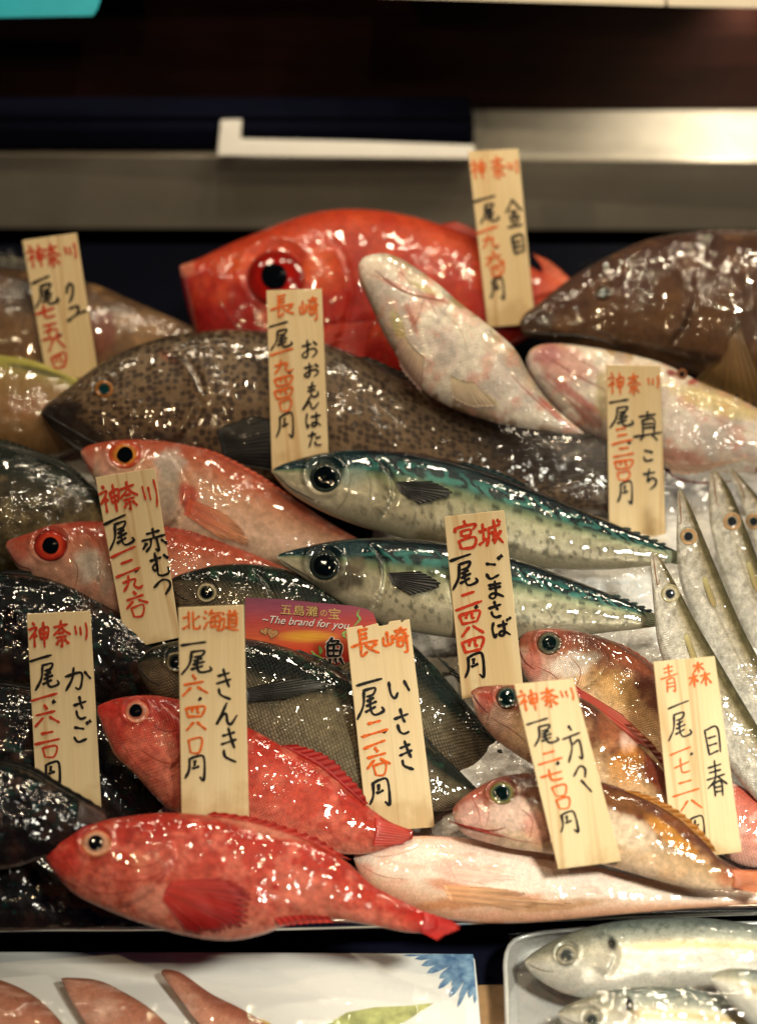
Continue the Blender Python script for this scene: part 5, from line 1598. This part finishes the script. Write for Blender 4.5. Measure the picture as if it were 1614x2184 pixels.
price_tag('T4', [(1293, 778), (1408, 780), (1420, 1160), (1300, 1165)],
    [('神', 1314, 817, 38, 48), ('奈', 1351, 818, 32, 46), ('川', 1392, 815, 28, 26), ('三', 1327, 930, 46, 36), ('二', 1330, 964, 44, 22), ('四', 1329, 991, 42, 22), ('〇', 1329, 1015, 32, 20)],
    [('一', 1320, 855, 42, 10), ('尾', 1324, 890, 50, 44), ('・', 1342, 945, 5, 8), ('円', 1333, 1050, 34, 46), ('真', 1381, 909, 56, 58), ('こ', 1382, 971, 24, 26), ('ち', 1386, 1022, 30, 42)],
    ['kochiB', 'kueB', 'omonhata'], 'wooden price tag before the pink headed flathead, its foot behind the upper mackerel', red_mat=M_ORG, cut=.6, th=.82)
price_tag('T5', [(203, 1018), (330, 998), (384, 1360), (270, 1385)],
    [('神', 235, 1063, 48, 62), ('奈', 274, 1057, 44, 60), ('川', 319, 1055, 36, 60), ('一', 263, 1177, 56, 22), ('二', 272, 1211, 54, 34), ('九', 282, 1243, 44, 32), ('六', 291, 1279, 50, 32), ('〇', 294, 1304, 32, 26)],
    [('一', 245, 1108, 50, 20), ('尾', 256, 1142, 54, 54), ('・', 291, 1217, 7, 8), ('赤', 329, 1152, 54, 46), ('む', 341, 1203, 42, 50), ('つ', 347, 1251, 36, 36)],
    ['akaA', 'akaB'], 'wooden price tag tilted between the two rose fish', cut=.85, yaw=-12)
price_tag('T6', [(947, 1102), (1075, 1088), (1116, 1470), (985, 1492)],
    [('宮', 993, 1141, 52, 60), ('城', 1046, 1137, 52, 56), ('二', 999, 1281, 58, 38), ('四', 1001, 1318, 48, 28), ('八', 1007, 1346, 50, 22), ('四', 1008, 1377, 50, 32)],
    [('一', 982, 1189, 46, 14), ('尾', 989, 1228, 54, 54), ('・', 1016, 1296, 7, 7), ('円', 1012, 1420, 46, 50), ('ご', 1054, 1212, 38, 44), ('ま', 1056, 1259, 36, 36), ('さ', 1057, 1300, 28, 34), ('ば', 1070, 1340, 42, 34)],
    ['sabaA', 'sabaB'], 'wooden price tag with bold red and black writing across both mackerel', th=1.1, yaw=-26)
price_tag('T7', [(380, 1296), (520, 1290), (531, 1760), (387, 1752)],
    [('北', 408, 1325, 38, 42), ('海', 454, 1323, 40, 44), ('道', 490, 1324, 38, 44), ('六', 416, 1464, 58, 44), ('四', 416, 1519, 44, 26), ('八', 418, 1550, 44, 20), ('〇', 416, 1591, 34, 36)],
    [('一', 413, 1373, 54, 12), ('尾', 418, 1414, 64, 50), ('・', 427, 1492, 7, 6), ('円', 417, 1638, 46, 50), ('き', 479, 1461, 36, 62), ('ん', 483, 1523, 46, 46), ('き', 490, 1591, 38, 70)],
    ['kinkiA', 'isakiA', 'isakiB'], 'straight wooden price tag with pronounced grain covering the middle of the scarlet fish', red_mat=M_ORG, cut=.94)
price_tag('T8', [(738, 1338), (873, 1324), (927, 1765), (783, 1776)],
    [('長', 778, 1371, 60, 58), ('崎', 845, 1366, 58, 54), ('二', 799, 1554, 58, 34), ('一', 799, 1588, 48, 22), ('六', 806, 1618, 54, 42), ('〇', 810, 1642, 32, 28)],
    [('一', 788, 1455, 56, 16), ('尾', 787, 1501, 58, 62), ('・', 821, 1561, 8, 7), ('円', 810, 1690, 48, 54), ('い', 851, 1471, 48, 44), ('さ', 858, 1539, 32, 54), ('き', 868, 1613, 32, 60)],
    ['isakiA', 'isakiB'], 'wooden price tag with a splintered top edge, right of the printed card', red_mat=M_ORG, notch=True, cut=.97, th=1.08)
price_tag('T9', [(57, 1310), (192, 1303), (217, 1745), (80, 1752)],
    [('神', 84, 1354, 48, 56), ('奈', 131, 1352, 42, 56), ('川', 172, 1348, 32, 38), ('一', 95, 1487, 56, 20), ('六', 100, 1528, 56, 44), ('二', 101, 1574, 54, 28), ('〇', 106, 1604, 36, 26)],
    [('一', 87, 1404, 48, 18), ('尾', 99, 1444, 50, 54), ('・', 115, 1498, 7, 9), ('円', 110, 1649, 42, 46), ('か', 166, 1449, 54, 48), ('さ', 172, 1510, 28, 48), ('ご', 176, 1562, 38, 42)],
    ['kasA', 'kasB'], 'wooden price tag standing among the black fish at the left', cut=.75)
price_tag('T10', [(1096, 1460), (1222, 1448), (1325, 1838), (1190, 1855)],
    [('神', 1128, 1494, 46, 48), ('奈', 1171, 1488, 42, 42), ('川', 1209, 1482, 32, 28), ('二', 1172, 1616, 54, 28), ('七', 1177, 1654, 48, 26), ('〇', 1193, 1687, 36, 26), ('〇', 1201, 1714, 34, 26)],
    [('一', 1146, 1539, 48, 14), ('尾', 1161, 1569, 54, 42), ('・', 1190, 1629, 8, 7), ('円', 1212, 1754, 42, 44), ('方', 1223, 1587, 40, 76), ('ア', 1241, 1662, 28, 58)],
    ['mebA', 'mebB', 'mebC'], 'slanting wooden price tag lying over the pink faced fish', red_mat=M_ORG, cut=1.0, th=.85)
price_tag('T11', [(1393, 1412), (1524, 1400), (1582, 1818), (1436, 1836)],
    [('青', 1428, 1447, 40, 60), ('森', 1491, 1439, 48, 54), ('一', 1451, 1602, 46, 20), ('七', 1455, 1634, 34, 34), ('二', 1462, 1681, 58, 34), ('八', 1473, 1718, 48, 24)],
    [('一', 1447, 1503, 46, 20), ('尾', 1447, 1550, 50, 56), ('・', 1475, 1609, 4, 6), ('目', 1519, 1583, 34, 56), ('眷', 1528, 1662, 42, 74), ('円', 1484, 1762, 40, 40)],
    ['kamA', 'kamB', 'mebA', 'mebB', 'pinkR'], 'wooden price tag farthest right, covering the front barracuda', red_mat=M_ORG, cut=.7, th=.72)

# ------------------------------------------------------------------ printed card between the two grunts
card_q = [(523, 1275), (800, 1290), (800, 1450), (523, 1450)]
cd = front_depth(card_q, ['isakiA'], .6) - 0.003
fnc = lambda x, y, lift=0.0: at_depth(x, y, cd + (1370 - y) * -0.00002 - lift)
card = thing('label_card', fnc(660, 1450), 'glossy sunset printed card in purple, red and orange stuck between the grunts', 'label card')
cp = [(523, 1275), (600, 1278), (680, 1286), (750, 1292), (782, 1299), (797, 1309), (803, 1328), (806, 1480), (523, 1480)]
t = NT('card_print')
uv = t.coords('UV')
sp = t.n('ShaderNodeSeparateXYZ')
t.l(uv, sp.inputs[0])
c = t.ramp(sp.outputs[1], [(0.0, (0.24, 0.075, 0.13)), (0.14, (0.36, 0.085, 0.13)), (0.30, (0.52, 0.08, 0.075)), (0.52, (0.66, 0.13, 0.05)), (0.62, (0.62, 0.07, 0.03)), (0.8, (0.38, 0.02, 0.02)), (1.0, (0.28, 0.015, 0.015))])
dx = t.math('DIVIDE', t.math('SUBTRACT', sp.outputs[0], 0.47), 0.26)
dy = t.math('DIVIDE', t.math('SUBTRACT', sp.outputs[1], 0.47), 0.085)
rr = t.math('ADD', t.math('MULTIPLY', dx, dx), t.math('MULTIPLY', dy, dy))
gl = t.ramp(rr, [(0.0, 1.0), (0.35, 0.7), (1.0, 0.0)])
c = t.mix(t.math('MULTIPLY', gl, 0.75), c, (0.80, 0.45, 0.04))
stn = t.noise(t.mapping(uv, (3, 40, 1)), 2.2, 3)
c = t.mix(0.25, c, t.mix(1.0, c, t.ramp(stn, [(0.35, 0.5), (0.65, 1.5)]), 'MULTIPLY'))
t.set(Base_Color=c, Roughness=0.3, Coat_Weight=0.8, Coat_Roughness=0.1)
t.l(film_normal(t, 0.4, 60), t.b.inputs['Coat Normal'])
uvs = np.array([[(x - 523) / 280, (y - 1275) / 175] for x, y in cp])
slab('card_sheet', [fnc(*p) for p in cp], Dv * 0.0006, t.m, card, uvs=uvs)


def printed(text, cx, cy, w, h, mat, name, lift, shear=0.0, rot=0.0, skew=0.0):
    cu = bpy.data.curves.new(name, 'FONT')
    cu.body = text
    cu.shear = shear
    tmp = bpy.data.objects.new(name, cu)
    COL.objects.link(tmp)
    bpy.context.view_layer.update()
    me = tmp.evaluated_get(bpy.context.evaluated_depsgraph_get()).to_mesh()
    P = np.array([v.co[:2] for v in me.vertices])
    F = [list(p.vertices) for p in me.polygons]
    bpy.data.objects.remove(tmp)
    lo, hi = P.min(0), P.max(0)
    P = (P - (lo + hi) / 2) / (hi - lo)
    x, y = P[:, 0] * w, -P[:, 1] * h
    a = math.radians(rot)
    X = cx + x * math.cos(a) - y * math.sin(a)
    Y = cy + x * math.sin(a) + y * math.cos(a)
    V = [fnc(p, q, lift) for p, q in zip(X, Y)]
    return mesh_obj(name, V, F, mat, card, smooth=False)

printed('五島灘', 639, 1303, 84, 24, M_BROWN, 'letter_outline', 0.00030, rot=4)
printed('五島灘', 638, 1302, 80, 22, M_GOLD, 'gold_lettering', 0.00040, rot=4)
printed('の', 690, 1308, 14, 13, M_GOLD, 'gold_lettering', 0.00040, rot=4)
printed('宝', 713, 1309, 25, 23, M_GOLD, 'gold_lettering', 0.00040, rot=4)
printed('~The brand for you', 653, 1331, 186, 22, M_BROWN, 'letter_outline', 0.00030, shear=.3, rot=4.5)
printed('~The brand for you', 652, 1329.5, 186, 21, M_WHT, 'white_lettering', 0.00042, shear=.3, rot=4.5)
rd_, dd_ = np.array([1.0, .06]), np.array([-.04, 1.0])
lettering('kanji_outline', [('魚', 711, 1390, 44, 56, 11.5)], lambda x, y, l=0: fnc(x, y, 0.0003 + l * .02), M_WHT, card, rd_, dd_)
lettering('kanji', [('魚', 711, 1390, 44, 56, 7.5)], lambda x, y, l=0: fnc(x, y, 0.00036 + l * .2), M_BLK2, card, rd_, dd_)
# two hearts and the green sea sprigs
def heart(cx, cy, s, rot, mat, lift, name):
    P = []
    for k in range(40):
        a = 2 * math.pi * k / 40
        x = 16 * math.sin(a) ** 3
        y = -(13 * math.cos(a) - 5 * math.cos(2 * a) - 2 * math.cos(3 * a) - math.cos(4 * a))
        r = math.radians(rot)
        P.append(fnc(cx + s * (x * math.cos(r) - y * math.sin(r)), cy + s * (x * math.sin(r) + y * math.cos(r)), lift))
    mesh_obj(name, P, [list(range(40))], mat, card, smooth=False)
M_TANI = ink('tan_ink', (0.45, 0.24, 0.10))
M_GRN = ink('green_ink', (0.25, 0.42, 0.12))
heart(564, 1347, .62, -18, M_BROWN, .00028, 'heart_outline'); heart(564, 1347, .54, -18, M_TANI, .00034, 'heart')
heart(581, 1351, .80, 14, M_BROWN, .0004, 'heart_outline'); heart(581, 1351, .72, 14, M_TANI, .00046, 'heart')
Vv, Ff = [], []
for pts, wd in (([(766, 1300), (762, 1312), (768, 1320), (760, 1330), (754, 1336)], 5), ([(742, 1345), (732, 1352), (738, 1362)], 6), ([(680, 1378), (684, 1388), (682, 1396)], 8), ([(664, 1388), (672, 1398), (682, 1402), (690, 1408)], 6), ([(748, 1355), (742, 1368)], 6)):
    S = spline(pts, 14) if len(pts) > 2 else np.linspace(pts[0], pts[1], 14)
    T_ = np.gradient(S, axis=0); T_ /= np.linalg.norm(T_, axis=1)[:, None]
    N_ = np.stack([-T_[:, 1], T_[:, 0]], 1) * (wd * .5 * np.sin(np.linspace(.3, 2.9, 14)))[:, None]
    b0 = len(Vv)
    for a_, b_ in zip(S + N_, S - N_):
        Vv += [fnc(*a_, .0005), fnc(*b_, .0005)]
    Ff += [[b0 + 2 * i, b0 + 2 * i + 1, b0 + 2 * i + 3, b0 + 2 * i + 2] for i in range(13)]
mesh_obj('sprig_print', Vv, Ff, M_GRN, card, smooth=False)

# ------------------------------------------------------------------ loose folds of cling film bunched between the fish
def bunched_film(quad, fold, amp, label, nx=64, ny=44, gap=0.002, freq=22, sd=1):
    A, B, C, D_ = [np.array(p, float) for p in quad]
    dep = np.zeros((nx, ny)); X = np.zeros((nx, ny)); Y = np.zeros((nx, ny))
    for i in range(nx):
        for j in range(ny):
            a, c = i / (nx - 1), j / (ny - 1)
            p = (A * (1 - a) + B * a) * (1 - c) + (D_ * (1 - a) + C * a) * c
            p = p + 5 * (np.array([float(fbm(i / 6, j / 6, sd)), float(fbm(i / 6, j / 6, sd + 9))]) - .5)
            X[i, j], Y[i, j] = p
            d = depth_of(at(p[0], p[1], 0.02))
            for ff in FISH.values():
                if ff.base is TRAY and ff.px.min() - 5 < p[0] < ff.px.max() + 5 and ff.py.min() - 5 < p[1] < ff.py.max() + 5:
                    q, _, ok = hit(ff, p[0], p[1])
                    if ok: d = min(d, depth_of(q))
            dep[i, j] = d
    for _ in range(8):                                   # film bridges the hollows
        P = np.pad(dep, 1, mode='edge')
        m = (P[:-2, 1:-1] + P[2:, 1:-1] + P[1:-1, :-2] + P[1:-1, 2:]) / 4
        dep = np.minimum(dep, m)
    th = math.radians(fold)
    s = X * math.cos(th) + Y * math.sin(th)
    r = -X * math.sin(th) + Y * math.cos(th)
    n = fbm(s / freq, r / (freq * 7), sd, 3)
    fl = 1 - np.minimum(1, np.abs(n - .5) * 7)
    dep = dep - gap - amp * fl - 0.4 * amp * fbm(s / 9, r / 60, sd + 3, 2)
    V = [at_depth(X[i, j], Y[i, j], dep[i, j]) for i in range(nx) for j in range(ny)]
    tag(mesh_obj('cling_film', V, grid_faces(nx, ny), M_FILM), label, 'cling film')

bunched_film([(-60, 520), (62, 545), (70, 640), (-60, 660)], 75, .006, 'crumpled cling film at the left edge beside the tilted tag', sd=2)
bunched_film([(-60, 935), (120, 975), (235, 1085), (-60, 1070)], 80, .005, 'streaky cling film over the blackish fish at the left edge', sd=5)
bunched_film([(1060, 890), (1296, 925), (1296, 1080), (1150, 1040)], 70, .004, 'rippled cling film around the spotted fish tail', sd=8)
bunched_film([(1150, 1335), (1390, 1290), (1400, 1410), (1330, 1390)], 60, .004, 'cling film wrinkled over the ice beside the lower mackerel tail', sd=11)
bunched_film([(1230, 560), (1640, 470), (1640, 740), (1290, 690)], 15, .005, 'glinting cling film stretched over the chocolate brown fish', sd=14)
